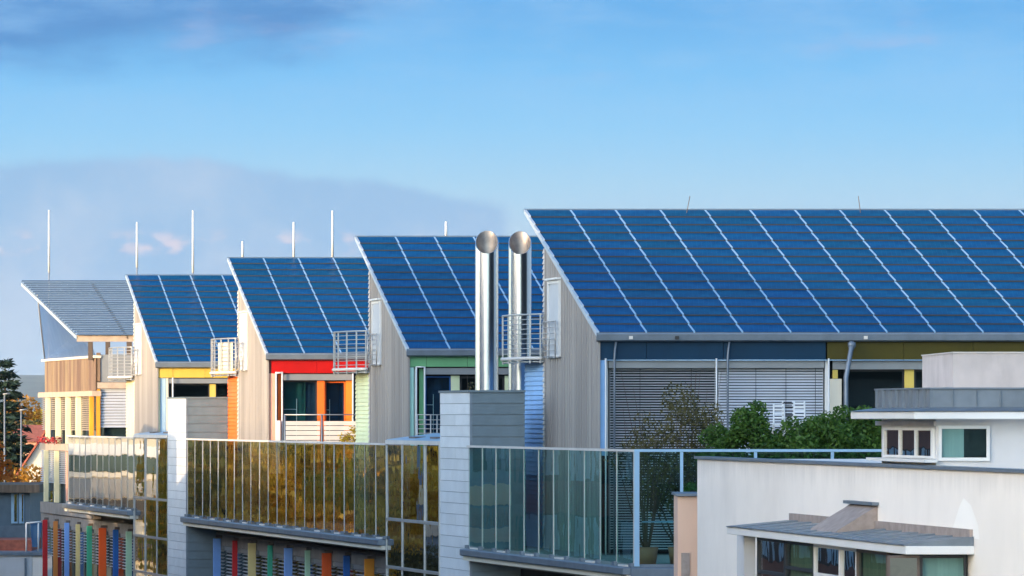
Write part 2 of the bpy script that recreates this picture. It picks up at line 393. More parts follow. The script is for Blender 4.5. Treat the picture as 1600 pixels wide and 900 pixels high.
# ------------------------------------------------------------------ ground, street, far hills
def sheet(name, pts, z, m): return tag(MB().add([(x, y, z) for x, y in pts], [tuple(range(len(pts)))]).build(name, m), kind='structure')
sheet('ground', [(-6000, -2500), (7000, -2500), (7000, 14000), (-6000, 14000)], GROUND, 'ground')
sheet('road', [(FX(0, 16), 0), (FX(0, 5), 0), (FX(300, 5), 300), (FX(300, 16), 300)], GROUND + .004, 'asphalt')
for nm, a, b in (('pavement', 5, .6), ('pavement', 19, 16)):
    mb = MB(); q = fq(20, 300, a, b, GROUND - .3, GROUND + .12); mb.hexa(*q); tag(mb.build(nm, 'pavement'), kind='structure')
mb = MB()
for i in range(24):
    q = fq(20 + i*11, 24 + i*11, 10.6, 10.45, GROUND + .006, GROUND + .009); mb.hexa(*q)
tag(mb.build('road_marking', 'paint'), kind='structure')
def hill(name, Y, x0, x1, prof, depth):
    n = 60; rows = 8; vs = []; fs = []
    for j in range(rows + 1):
        for i in range(n + 1):
            t = i / n; X = x0 + (x1 - x0) * t
            h = prof(t) * sin(pi * .5 * min(1, (j / rows) * 1.6)) * (1 if j < rows else .9)
            vs.append((X, Y + depth * j / rows, GROUND - 2 + h + random.uniform(-1, 1) * (j > 0)))
    for j in range(rows):
        for i in range(n): a = j*(n+1) + i; fs.append((a, a+1, a+n+2, a+n+1))
    return tag(MB().add(vs, fs, 0, True).build(name, 'hill', fix=False), kind='structure')
hill('hills', 11000, -4500, 5500, lambda t: 140 + 16*sin(t*9+.6) + 9*sin(t*31+1), 2500)

# ------------------------------------------------------------------ foliage
def leaves(blobs, n, size, flat=.4, rnd=None):
    rnd = rnd or random; vs = []; fs = []
    tot = sum(b[3]**2 for b in blobs)
    for (bxx, byy, bzz, br, sq) in blobs:
        k = int(n * br**2 / tot)
        for _ in range(k):
            d_ = Vector((rnd.gauss(0, 1), rnd.gauss(0, 1), rnd.gauss(0, 1))).normalized() * br * (rnd.random() ** .38)
            c_ = Vector((bxx + d_.x, byy + d_.y, bzz + d_.z * sq))
            a_ = Vector((rnd.gauss(0, 1), rnd.gauss(0, 1), rnd.gauss(0, flat))).normalized()
            b_ = a_.cross(Vector((rnd.gauss(0, 1), rnd.gauss(0, 1), rnd.gauss(0, 1)))).normalized()
            s_ = size * rnd.uniform(.6, 1.35); i = len(vs)
            vs += [c_ - a_*s_, c_ - b_*s_*.5, c_ + a_*s_, c_ + b_*s_*.5]; fs.append((i, i+1, i+2, i+3))
    return vs, fs
def crown_blobs(rnd, h0, h1, rad, n, sq=.8):
    out_ = []
    for i in range(n):
        t = (i + .5) / n; z = h0 + (h1 - h0) * t
        rr = rad * (sin(pi * (t * .82 + .12))) ** .7
        an = i * 2.4 + rnd.uniform(-.4, .4); q = rr * rnd.uniform(.25, .62)
        out_.append((q*cos(an), q*sin(an), z, rad * rnd.uniform(.32, .52), sq))
    return out_
def tree_proto(name, seed, h, rad, leafm, nleaf, size, first, bare=.32):
    rnd = random.Random(seed); t = MB(); limbs = []
    t.tube([(0, 0, -.2), (.05, .03, h*.3), (-.06, .05, h*.62), (0, 0, h*.9)], [h*.022, h*.017, h*.011, h*.003], 8)
    bl = crown_blobs(rnd, h*bare, h*.93, rad, 16)
    for (x, y, z, r_, q) in bl:
        zb = max(h*.22, z - rad*.55)
        t.tube([(0, 0, zb), (x*.5, y*.5, (zb+z)/2 + .2), (x, y, z)], [h*.008, h*.005, h*.0015], 5)
    cr = MB(); vs, fs = leaves(bl, nleaf, size, .6, rnd); cr.add(vs, fs)
    return t, cr, leafm
TREES = {}
def tree(kind, X, Y, z, label, rot=0., sc=1., group=None, name='deciduous_tree'):
    t, cr, lm = TREES[kind][:3]
    e = thing(name, (X, Y, z), label, 'tree', group); e.rotation_euler = (0, 0, rot); e.scale = (sc, sc, sc*random.uniform(.94, 1.06))
    if len(TREES[kind]) == 3:
        a = t.build('trunk', 'bark', e, origin=(0, 0, 0), fix=False); b = cr.build('crown', lm, e, origin=(0, 0, 0), fix=False)
        a.location = b.location = (0, 0, 0); TREES[kind] = (t, cr, lm, a, b)
    else:
        for o in TREES[kind][3:]:
            c_ = o.copy(); COL.objects.link(c_); c_.parent = e; c_.location = (0, 0, 0)
    return e
TREES['gold'] = tree_proto('g', 3, 14.5, 3.4, 'leaf_mixed', 4600, .26, 0)
TREES['autumn'] = tree_proto('a', 5, 13.5, 3.3, 'leaf_autumn', 8000, .16, 0)
TREES['yellow'] = tree_proto('y', 8, 13.2, 3.0, 'leaf_gold', 4200, .25, 0)
TREES['olive'] = tree_proto('o', 15, 13.5, 3.3, 'leaf_olive', 9000, .16, 0)
TREES['rust'] = tree_proto('r', 11, 12.5, 3.2, 'leaf_rust', 9000, .15, 0, .15)

# ------------------------------------------------------------------ penthouse rows with solar roofs
RUN = 8.45; SK = .211; NROW = 15; PITCH = 1.195
class Row:
    def __init__(s, Xe, de, Ze, Zr, ncol, label):
        s.Xe, s.de, s.Ze, s.Zr, s.ncol = Xe, de, Ze, Zr, ncol; s.sl = (Zr - Ze) / RUN
        s.e = thing('penthouse_row', (Xe + 2, de + 3, DECK), label, 'house', 'penthouse rows with solar roofs')
    def gx(s, Y, o=0.): return s.Xe - SK * (Y - s.de) - o
    def rz(s, Y): return s.Ze + s.sl * (Y - s.de)
    def gY(s, x): return F * (s.Xe + SK * s.de) / (x - 800 + F * SK)
    def roof(s):
        e = s.e; L = s.ncol * PITCH + .05; y0, y1 = s.de, s.de + RUN
        q = lambda Y, u, dz: (s.gx(Y) + u, Y, s.rz(Y) + dz)
        th = .09
        sl = MB().hexa([q(y0, 0, -th), q(y0, L, -th), q(y1, L, -th), q(y1, 0, -th)], [q(y0, 0, -.035), q(y0, L, -.035), q(y1, L, -.035), q(y1, 0, -.035)]).build('roof_slab', 'backing', e)
        # verge: a light capping along the sloping edge, stepped with the panel courses
        vb = MB()
        for r_ in range(NROW):
            ya = y0 + RUN * r_ / NROW; yb = y0 + RUN * (r_ + 1) / NROW - .01
            vb.hexa([q(ya, -.045, -.085), q(ya, .0, -.085), q(yb, .0, -.085), q(yb, -.045, -.085)], [q(ya, -.045, .052), q(ya, .02, .052), q(yb, .02, .012), q(yb, -.045, .012)])
        vb.build('verge_trim', 'verge', e)
        MB().hexa([q(y1 - .015, -.04, -th), q(y1 - .015, L, -th), q(y1 + .05, L, -th), q(y1 + .05, -.04, -th)], [q(y1 - .015, -.04, .012), q(y1 - .015, L, .012), q(y1 + .05, L, .012), q(y1 + .05, -.04, .012)]).build('ridge_cap', 'zinc_dark_and_shade', e)
        # one panel: lapped like a shingle, its lower edge standing proud
        dyp = RUN / NROW; w = PITCH - .058; lap = .036
        def pan(r_):
            ya = dyp * 0; yb = dyp * .995
            c0 = lambda Y, u, dz: (-SK * Y + u, Y, s.sl * Y + dz)
            return MB().hexa([c0(ya, 0, .0), c0(ya, w, .0), c0(yb, w, -.03), c0(yb, 0, -.03)], [c0(ya, 0, lap), c0(ya, w, lap), c0(yb, w, .0), c0(yb, 0, .0)], 1, 0)
        proto = None
        for r_ in range(NROW):
            ya = y0 + dyp * r_
            for c_ in range(s.ncol):
                o = (s.gx(ya) + c_ * PITCH + .03, ya, s.rz(ya) + random.uniform(-.002, .002))
                if proto is None:
                    proto = pan(0).build('solar_panel', ['solar', 'panel_edge'], e, origin=(0, 0, 0)); place(proto, o, e)
                    if proto.location is None: pass
                    me = proto.data
                    sol = [p for p in me.polygons]
                    for p in sol:
                        p.material_index = 0 if p.normal.z > .7 else 1
                else: again(proto, o, e)
        for c_ in range(1, s.ncol):
            gb = MB(); u = c_ * PITCH - .028
            for r_ in range(NROW):
                ya = y0 + dyp * (r_ + .10); yb = y0 + dyp * (r_ + 1.0)
                gb.hexa([q(ya, u, -.03), q(ya, u + .052, -.03), q(yb, u + .052, -.03), q(yb, u, -.03)], [q(ya, u, .038), q(ya, u + .052, .038), q(yb, u + .052, .004), q(yb, u, .004)])
            gb.build('glazing_bar', 'bar', e)
        # gutter: a rounded box with a lip
        gt = MB(); xa, xb = s.Xe - .05, s.Xe + L
        prof = [(.02, .02), (-.10, .02), (-.115, -.02), (-.10, -.17), (-.02, -.205), (.06, -.205)]
        gt.prism([(xa, y0 + a, s.Ze + b) for a, b in prof], (xb - xa, 0, 0)); gt.build('gutter', 'gutter', e)
    def walls(s, wingm, wing_top=1.55, body_front=.55):
        e = s.e; y0 = s.de; yb = y0 + 6.1; L = s.ncol * PITCH - .2
        # body behind the front glazing
        top = lambda Y: s.rz(Y) - .092
        b = MB(); ya = y0 + body_front + 1.2
        b.hexa([(s.gx(ya) + .25, ya, DECK), (s.gx(ya) + L, ya, DECK), (s.gx(yb) + L, yb, DECK), (s.gx(yb) + .25, yb, DECK)],
               [(s.gx(ya) + .25, ya, top(ya)), (s.gx(ya) + L, ya, top(ya)), (s.gx(yb) + L, yb, top(yb)), (s.gx(yb) + .25, yb, top(yb))])
        b.build('wall', 'room', e)
        # gable: upright boards, joints recessed
        gb = MB(); n = 44; st = (yb - y0 - .06) / n
        gb.hexa([(s.gx(y0 + .06, -.015), y0 + .06, DECK), (s.gx(y0 + .06, -.06), y0 + .06, DECK), (s.gx(yb, -.06), yb, DECK), (s.gx(yb, -.015), yb, DECK)],
                [(s.gx(y0 + .06, -.015), y0 + .06, top(y0 + .06)), (s.gx(y0 + .06, -.06), y0 + .06, top(y0 + .06)), (s.gx(yb, -.06), yb, top(yb)), (s.gx(yb, -.015), yb, top(yb))])
        gb.build('gable_wall', 'boards', e)
        bb = MB()
        for i in range(n):
            p0 = y0 + .06 + st * i + .008; p1 = p0 + st - .016; o1 = .0 + (.010 if i % 2 else .0)
            bb.hexa([(s.gx(p0, o1), p0, DECK), (s.gx(p0, -.02), p0, DECK), (s.gx(p1, -.02), p1, DECK), (s.gx(p1, o1), p1, DECK)],
                    [(s.gx(p0, o1), p0, top(p0)), (s.gx(p0, -.02), p0, top(p0)), (s.gx(p1, -.02), p1, top(p1)), (s.gx(p1, o1), p1, top(p1))])
        tag(bb.build('gable_boards', 'boards', e, fix=False), kind='stuff')
        # scalloped edge of the lapped siding behind the gable corner
        tr = MB(); z = DECK; zt = top(yb)
        while z < zt - .14:
            tr.hexa([(s.gx(yb, .045), yb, z), (s.gx(yb, -.02), yb, z), (s.gx(yb + .10, -.02), yb + .10, z), (s.gx(yb + .10, .045), yb + .10, z)],
                    [(s.gx(yb, .012), yb, z + .13), (s.gx(yb, -.02), yb, z + .13), (s.gx(yb + .10, -.02), yb + .10, z + .13), (s.gx(yb + .10, .012), yb + .10, z + .13)]); z += .14
        tr.build('corner_trim', 'trim', e)
        # rear wing clad in lapped boards
        yw0, yw1 = yb + .101, y0 + RUN + .0
        MB().hexa([(s.gx(yw0, -.05), yw0, DECK), (s.gx(yw0, -3.2), yw0, DECK), (s.gx(yw1, -3.2), yw1, DECK), (s.gx(yw1, -.05), yw1, DECK)],
                  [(s.gx(yw0, -.05), yw0, wing_top), (s.gx(yw0, -3.2), yw0, wing_top), (s.gx(yw1, -3.2), yw1, wing_top), (s.gx(yw1, -.05), yw1, wing_top)]).build('wing_wall', wingm, e)
        sd_ = MB(); z = DECK; hb = .125
        while z < wing_top - .02:
            z1 = min(z + hb, wing_top)
            sd_.hexa([(s.gx(yw0, .035), yw0, z), (s.gx(yw0, -.06), yw0, z), (s.gx(yw1, -.06), yw1, z), (s.gx(yw1, .035), yw1, z)],
                     [(s.gx(yw0, .004), yw0, z1 - .006), (s.gx(yw0, -.06), yw0, z1 - .006), (s.gx(yw1, -.06), yw1, z1 - .006), (s.gx(yw1, .004), yw1, z1 - .006)]); z += hb
        tag(sd_.build('lapped_siding', wingm, e), kind='stuff')
        # gable door with its little railing
        d0, d1 = y0 + 4.2, y0 + 5.55; z0, z1 = 1.50, min(3.58, top(d0) - .16)
        def gq(Y0, Y1, oo, oi, za, zb): return ([(s.gx(Y0, oo), Y0, za), (s.gx(Y0, oi), Y0, za), (s.gx(Y1, oi), Y1, za), (s.gx(Y1, oo), Y1, za)],
                                                 [(s.gx(Y0, oo), Y0, zb), (s.gx(Y0, oi), Y0, zb), (s.gx(Y1, oi), Y1, zb), (s.gx(Y1, oo), Y1, zb)])
        dr = MB(); dr.hexa(*gq(d0, d0 + .09, .06, .0, z0, z1)); dr.hexa(*gq(d1 - .09, d1, .06, .0, z0, z1)); dr.hexa(*gq(d0 + .09, d1 - .09, .06, .0, z1 - .09, z1)); dr.hexa(*gq(d0 + .09, d1 - .09, .06, .0, z0, z0 + .08))
        door = dr.build('balcony_door', 'white', e)
        MB().hexa(*gq(d0 + .09, d1 - .09, .03, .016, z0 + .08, z1 - .09)).build('pane', 'slat', door)
        MB().hexa(*gq(d0 - .05, d1 + .05, .13, .0, z1 + .01, z1 + .06)).build('hood', 'white', door)
        fr = MB()
        for k in range(7): fr.tube([(s.gx(d0 - .05, .16), d0 - .05, z0 + .04 + k*.15), (s.gx(d1 + .05, .16), d1 + .05, z0 + .04 + k*.15)], .012 if k < 6 else .02, 6)
        for Y in (d0 - .05, (d0+d1)/2, d1 + .05):
            fr.tube([(s.gx(Y, .16), Y, z0 - .02), (s.gx(Y, .16), Y, z0 + .96)], .016, 6); fr.tube([(s.gx(Y, .17), Y, z0 + .02), (s.gx(Y, -.01), Y, z0 + .02)], .016, 6)
        fr.build('door_railing', 'rail', e)
    def balcony(s, left=.55, ztop=2.66, zf=1.56, shield=False):
        e = s.e; A = Vector((s.gx(s.de + 6.05, .05), s.de + 6.05, 0)); yc = s.de + 8.5
        C = Vector((s.gx(yc, .05), yc, 0)); a = A - C; b = Vector((-left, 0, 0))
        P = [C + a*cos(t*pi/2/12) + b*sin(t*pi/2/12) for t in range(13)]; P.append(P[-1] + Vector((0, .7, 0)))
        flo = MB(); poly = [(p.x, p.y, zf) for p in P] + [(C.x + .2, C.y + .7, zf), (C.x + .2, C.y, zf)]
        flo.prism(poly, (0, 0, -.06)); fl = flo.build('balcony_floor', 'cap', e)
        rm = MB(); rm.tube([(p.x - .02, p.y, zf - .05) for p in P], .05, 6); rm.build('rim', 'trim', fl)
        rm = MB(); rm.tube([(p.x + .04, p.y + .05, zf - .14) for p in P], .035, 6); rm.build('support_tube', 'steel', fl)
        for i in (1, 4, 7, 10, 12, 13):
            p = P[i]; pm = MB()
            pm.box(p.x - .022, p.x + .022, p.y - .03, p.y + .03, zf - .18, ztop); pm.build('post', 'rail', e)
        for k in range(8):
            z = zf + .08 + k * (ztop - zf - .08) / 8
            MB().tube([(p.x, p.y, z) for p in P], .011, 5).build('railing_bar', 'rail', e)
        MB().tube([(p.x, p.y, ztop) for p in P], .026, 6).build('handrail', 'rail', e)
        if shield:
            sh = MB()
            for i in range(3, 9):
                p, q_ = P[i] + Vector((.05, .03, 0)), P[i+1] + Vector((.05, .03, 0))
                sh.add([(p.x, p.y, zf + .02), (q_.x, q_.y, zf + .02), (q_.x, q_.y, ztop - .12), (p.x, p.y, ztop - .12), (p.x+.02, p.y, zf + .02), (q_.x+.02, q_.y, zf + .02), (q_.x+.02, q_.y, ztop - .12), (p.x+.02, p.y, ztop - .12)],
                       [(0, 1, 2, 3), (7, 6, 5, 4), (3, 2, 6, 7), (0, 4, 5, 1), (0, 3, 7, 4), (1, 5, 6, 2)])
            sh.build('privacy_screen', 'cream', e)
    def fr(s, name, m, x0, x1, y0, y1, off, th, parent=None, bevel=0.):
        "an element of the front, given by its outline in the front plane; off = metres behind the eave"
        Y = s.de + off
        return bx(name, m, parent or s.e, XP(x0, Y), XP(x1, Y), Y, Y + th, ZP(y1, Y), ZP(y0, Y), bevel)
    def window(s, x0, x1, y0, y1, frm, off=.32, gl='glass_window', t=3, back='room', name='window'):
        w = MB(); Y = s.de + off
        for (a, b, c_, d_) in ((x0, x0 + t, y0, y1), (x1 - t, x1, y0, y1), (x0 + t, x1 - t, y0, y0 + t), (x0 + t, x1 - t, y1 - t, y1)):
            w.box(XP(a, Y), XP(b, Y), Y, Y + .09, ZP(d_, Y), ZP(c_, Y))
        o = w.build(name, frm, s.e)
        s.fr('pane', gl, x0 + t, x1 - t, y0 + t, y1 - t, off + .045, .008, o)
        if back != 'room':
            xm = x0 + t + (x1 - x0 - 2*t) * .68
            s.fr('curtain', back, x0 + t, xm, y0 + t, y1 - t, off + .25, .02, o); s.fr('curtain', 'navy_reflection', xm + .5, x1 - t, y0 + t, y1 - t, off + .32, .02, o)  # curtain sheets whose teal and navy stand in for the pane's reflection
            s.fr('inner_frame', 'slat', xm - 14, xm - 13, y0 + t + 26, y1 - t, off + .20, .03, o); s.fr('inner_rail', 'slat', x0 + t, xm - 14, y0 + t + 42, y0 + t + 43, off + .20, .03, o)
        return o
    def pole(s, name, m, pts, r=.03):
        return MB().tube([(XP(x, s.de + o), s.de + o, ZP(y, s.de + o)) for x, y, o in pts], r, 6).build(name, m, s.e)
    def blind(s, x0, x1, y0, y1, pitch, off, m, w, tilt, cords=()):
        Y = s.de + off; xa, xb = XP(x0, Y), XP(x1, Y); za, zb = ZP(y1, Y), ZP(y0, Y)
        hd = bx('window_blind', 'shutter_box', s.e, xa, xb, Y - .05, Y + .07, zb, zb + .05)
        proto = None; z = zb - pitch * .6
        dyy, dzz = w * cos(tilt) / 2, w * sin(tilt) / 2
        while z > za:
            if proto is None:
                proto = MB().add([(xa, Y - dyy, z - dzz), (xb, Y - dyy, z - dzz), (xb, Y, z + .004), (xa, Y, z + .004), (xb, Y + dyy, z + dzz), (xa, Y + dyy, z + dzz)],
                                 [(0, 1, 2, 3), (3, 2, 4, 5)], 0, True).build('slat', m, hd, fix=False)
            else: again(proto, ((xa+xb)/2, Y, z + .001), hd)
            z -= pitch
        for x in cords: MB().tube([(XP(x, Y - .06), Y - .06, zb), (XP(x, Y - .06), Y - .06, za)], .007, 5).build('cord', 'black', hd)
        return hd

# ---- row 1 (largest, blue)
r1 = Row(2.145, 116.0, 2.05, 5.49, 13, 'largest penthouse row, blue fascia, solar roof, grey gable beside the pale blue lapped wing')
r1.roof(); r1.walls('blue_sky'); r1.balcony()
r1.fr('fascia_board', 'blue_fascia', 936, 1010, 531, 562, .10, .12); r1.fr('fascia_board', 'blue_fascia', 1010.6, 1130, 531, 562, .10, .12)
r1.fr('fascia_board', 'blue_fascia', 1130.6, 1290, 531, 562, .10, .12)
for a, b in ((1292.5, 1412), (1412.6, 1520), (1520.6, 1640)): r1.fr('fascia_board', 'olive', a, b, 531, 562, .10, .12)
r1.fr('corner_board', 'blue_pale', 935.5, 945, 562.5, 712, .12, .2); r1.fr('corner_board', 'trim', 945.5, 950, 562.5, 712, .25, .2)
r1.fr('shutter_box', 'shutter_box', 951, 1288, 564, 575, .16, .25); r1.fr('shutter_box', 'shutter_box', 1301, 1640, 564, 577, .20, .25)
r1.pole('flashing', 'bar', [(945, 562.8, .06), (1640, 562.8, .06)], .016)
r1.blind(953, 1119, 575.5, 860, .0645, .30, 'slat', .06, R(28), (1000, 1080))
r1.blind(1122, 1286, 575.5, 860, .0700, .30, 'slat', .056, R(58), (1181, 1228, 1274))
for a, b in ((951, 1119), (1122, 1288)): r1.window(a, b, 575, 880, 'shutter_box', .45)
r1.fr('frame_post', 'white', 1289, 1296, 564, 880, .20, .2); r1.fr('door_panel', 'cream', 1296.5, 1315, 592, 880, .18, .1); r1.fr('frame_post', 'yellow', 1301, 1309, 578, 591.5, .22, .12)
r1.window(1318, 1413, 577.5, 880, 'dark', .42); r1.fr('frame_post', 'yellow', 1413.5, 1428, 577.5, 880, .30, .2); r1.window(1428.5, 1640, 577.5, 880, 'dark', .42)
for x in (946.5, 1119.5, 1295.0): r1.pole('awning_rail', 'white', [(x, 560, .03), (x, 880, .03)], .022)
for x in (960, 1137): r1.pole('rain_pipe', 'gutter', [(x + 3, 531, .0), (x + 1, 548, .02), (x, 562, -.03), (x, 880, -.03)], .028)
r1.pole('rain_pipe', 'gutter', [(1331, 534, -.2), (1330, 545, -.25), (1322, 590, -.6), (1322, 880, -.6)], .062)
Yf = r1.de - .2; MB().tube([(XP(1331, Yf), Yf, ZP(535, Yf)), (XP(1331, Yf), Yf, ZP(540, Yf)), (XP(1330, Yf), Yf, ZP(547, Yf))], [.10, .10, .06], 10).build('rain_funnel', 'gutter', r1.e)
for x in (983, 1055, 1350): r1.fr('gutter_lamp', 'trim' if x != 1055 else 'black', x, x + 6, 525, 530, -.16, .06)

# ---- row 2 (green)
r2 = Row(-2.985, 134.5, 1.916, 5.485, 9, 'penthouse row with green fascia board and mint corner board behind the steel chimneys')
r2.roof(); r2.walls('lime', 1.45); r2.balcony(.62, 2.56, 1.46)
r2.fr('fascia_board', 'green', 639.5, 666, 553, 573, .10, .12); r2.fr('fascia_board', 'green', 666.6, 730, 553, 573, .10, .12); r2.fr('fascia_board', 'green', 730.6, 860, 553, 573, .10, .12)
r2.fr('corner_board', 'mint', 640.5, 646.3, 574, 740, .12, .2)
r2.fr('shutter_box', 'shutter_box', 664, 860, 575, 585, .16, .25)
r2.fr('frame_post', 'green', 655, 662, 576, 740, .3, .15); r2.fr('frame_post', 'trim', 646.5, 649, 574, 740, .25, .15)
r2.window(664, 704, 588, 740, 'fin_navy', .40, 'glass_window', 2, 'navy_reflection'); r2.fr('frame_post', 'lime', 704.5, 718, 587, 740, .28, .2)
r2.window(718.5, 788, 588, 740, 'dark', .42); r2.fr('frame_post', 'lime', 788.5, 798, 587, 740, .28, .2); r2.window(798.5, 860, 588, 740, 'dark', .42)
for x in (650.5, 663.5): r2.pole('awning_rail', 'white', [(x, 573, .02), (x, 740, .02)], .026)
r2.pole('awning_rail', 'white', [(650.5, 573.5, .02), (663.5, 573.5, .02)], .026)
for y in (648, 656, 663, 670, 677): r2.pole('terrace_rail', 'rail', [(651, y, -.3), (700, y, -.3)], .014)
for x in (652, 673, 683): r2.pole('terrace_post', 'rail', [(x, 648, -.3), (x, 740, -.3)], .02)

# ---- row 3 (red / orange)
r3 = Row(-7.93, 151.5, 2.013, 5.41, 9, 'penthouse row with bright red fascia and orange window frames')
r3.roof(); r3.walls('orange', 1.53); r3.balcony(.52, 2.62, 1.52, True)
r3.fr('fascia_board', 'red', 424, 495, 561.5, 583, .10, .12); r3.fr('fascia_board', 'red', 495.4, 640, 561.5, 583, .10, .12); r3.fr('fascia_end', 'brown_red', 420, 423.6, 561.5, 583, .12, .12)
r3.fr('corner_board', 'peachy', 420.5, 430, 583.5, 740, .12, .2)
r3.fr('shutter_box', 'shutter_box', 442, 550, 584.5, 594, .16, .25)
r3.fr('frame_post', 'orange', 434, 440.5, 584, 740, .3, .15)
r3.window(441, 495, 595, 740, 'dark', .42, 'glass_window', 2, 'teal_reflection'); r3.fr('frame_post', 'orange', 495.5, 507, 595, 740, .28, .2); r3.window(507.5, 539.5, 596, 740, 'orange', .40, 'glass_window', 2, 'navy_reflection')
r3.fr('frame_post', 'orange_frame', 540, 551.5, 594.5, 740, .26, .2)
r3.window(552, 640, 594.5, 740, 'dark', .45)
for x in (431.5, 441.0, 551.5): r3.pole('awning_rail', 'white', [(x, 581, .02), (x, 740, .02)], .028)
r3.pole('awning_rail', 'white', [(431.5, 582.5, .02), (441, 582.5, .02)], .03)
for i in range(5): r3.fr('balustrade_board', 'trim', 446, 500, 658 + i*7.6, 664.6 + i*7.6, -.35, .03)
for i in range(5): r3.fr('balustrade_board', 'trim', 506, 556, 658 + i*7.6, 664.6 + i*7.6, -.35, .03)
for x in (445, 503, 557): r3.pole('balustrade_post', 'gutter', [(x, 648, -.33), (x, 760, -.33)], .035)
r3.pole('balustrade_rail', 'rail', [(444, 648, -.33), (558, 648, -.33)], .022)
r3.fr('door_panel', 'white', 431, 438, 657, 740, -.1, .08)

# ---- row 4 (ochre)
r4 = Row(-12.73, 167.5, 1.927, 5.30, 9, 'penthouse row with ochre fascia, ice blue corner board and dark window strip')
r4.roof(); r4.walls('butter', 1.50); r4.balcony(.60, 2.56, 1.50)
r4.fr('fascia_board', 'ochre', 246, 270, 571.5, 590, .10, .12); r4.fr('fascia_board', 'ochre', 270.5, 320, 571.5, 590, .10, .12); r4.fr('fascia_board', 'ochre', 320.4, 440, 571.5, 590, .10, .12)
r4.fr('corner_board', 'butter', 246.8, 250.2, 590.5, 740, .12, .2); r4.fr('corner_board', 'ice', 250.5, 259, 590.5, 740, .16, .2); r4.fr('frame_post', 'cream', 259.5, 263, 590.5, 740, .16, .15)
r4.fr('shutter_box', 'shutter_box', 264, 440, 591.5, 599, .16, .25)
r4.window(264, 327, 600, 740, 'dark', .42, 'glass_window', 2); r4.fr('frame_post', 'yellow', 327.5, 337, 600, 740, .28, .2); r4.window(337.5, 440, 600, 740, 'dark', .42, 'glass_window', 2)
r4.pole('awning_rail', 'white', [(270, 590, .02), (270, 740, .02)], .03)

# ------------------------------------------------------------------ steel chimneys
def chimney(x0, x1, ytop, Y, label):
    r_ = (XP(x1, Y) - XP(x0, Y)) / 2; X = (XP(x0, Y) + XP(x1, Y)) / 2; zt = ZP(ytop, Y); zb = DECK
    e = thing('steel_chimney', (X, Y, zb), label, 'chimney', 'steel chimneys on the roof terrace')
    n = 48; drop = .64; vs = []; fs = []; zs = [zb, ZP(466, Y), ZP(466, Y) + .012]
    ring = lambda rr, zf: [(X + rr*cos(2*pi*k/n), Y + rr*sin(2*pi*k/n), zf(k)) for k in range(n)]
    cut = lambda k: zt - drop * (1 - sin(2*pi*k/n)) / 2
    m = MB()
    def strip(ra, za, rb, zb_, mi):
        m.add(ring(ra, za) + ring(rb, zb_), [(k, (k+1) % n, n + (k+1) % n, n + k) for k in range(n)], mi, True)
    zj = ZP(466, Y)
    strip(r_, lambda k: zb, r_, lambda k: zj, 0); strip(r_ + .006, lambda k: zj, r_ + .006, lambda k: zj + .02, 0); strip(r_, lambda k: zj + .02, r_, cut, 0)
    a = m.build('flue_pipe', 'chimney_steel', e, fix=False)
    m = MB(); strip(r_, cut, r_ - .02, lambda k: cut(k) + .004, 0); m.build('rim', 'chimney_steel', a, fix=False)
    m = MB(); strip(r_ - .02, lambda k: cut(k), r_ - .02, lambda k: zt - 3.0, 0)
    m.add(ring(r_ - .02, lambda k: zt - 3.0), [tuple(range(n))], 0); m.build('inner_wall', 'soot', a, fix=False)
    m = MB(); m.tube([(X, Y, zb), (X, Y, zb + .08)], r_ + .08, 24); m.build('base_flange', 'steel', e)
chimney(742.5, 779, 360, 126.5, 'tall polished steel chimney with slanted mouth, standing clear of the balcony')
chimney(794.5, 830.5, 361, 126.8, 'tall polished steel chimney with slanted mouth, partly behind the curved balcony railing')

# ------------------------------------------------------------------ lightning rods and aerials
def rod(x, yt, yb, Y, label, z0=DECK, thin=.025):
    X = XP(x, Y); zt, zb = ZP(yt, Y), ZP(yb, Y)
    e = thing('lightning_rod', (X, Y, z0), label, 'lightning rod', 'lightning rods behind the ridges')
    MB().tube([(X, Y, z0), (X, Y, zb + .05)], thin, 6).build('mast', 'rail', e)
    MB().tube([(X, Y, zb), (X, Y, zt)], [.042, .034], 8).build('rod', 'white', e)
rod(76.5, 328, 426, 199.0, 'tall white rod rising behind the louvred canopy')
rod(214, 347, 418, 177.2, 'shorter white rod on a thin mast behind the ochre row near its verge')
rod(301.5, 329, 426, 177.2, 'tall thick white rod behind the ochre row ridge')
rod(379, 377, 404, 161.5, 'very short white rod tip just over the red row ridge')
rod(459, 347, 404, 161.3, 'medium white rod behind the middle of the red row ridge')
rod(519.5, 329, 404, 161.3, 'tall white rod behind the red row ridge, close to the green row')
rod(697, 346, 374, 144.3, 'short white rod behind the green row ridge beside the chimneys')
for x, y, dxx, lab in ((1071, 327, 7, 'thin dark aerial leaning right over the largest solar roof'), (1346, 327, -5, 'thin dark aerial leaning left over the largest solar roof')):
    Y = 124.2; X = XP(x, Y); Z = ZP(y + 4, Y)
    tag(MB().tube([(X, Y, Z - .2), (X + dxx*.017, Y, Z + .42)], .010, 6).tube([(X - .03, Y, Z - .22), (X + .03, Y, Z - .18)], .03, 6).build('roof_aerial', 'cap'), lab, 'aerial', 'aerials on the largest roof')

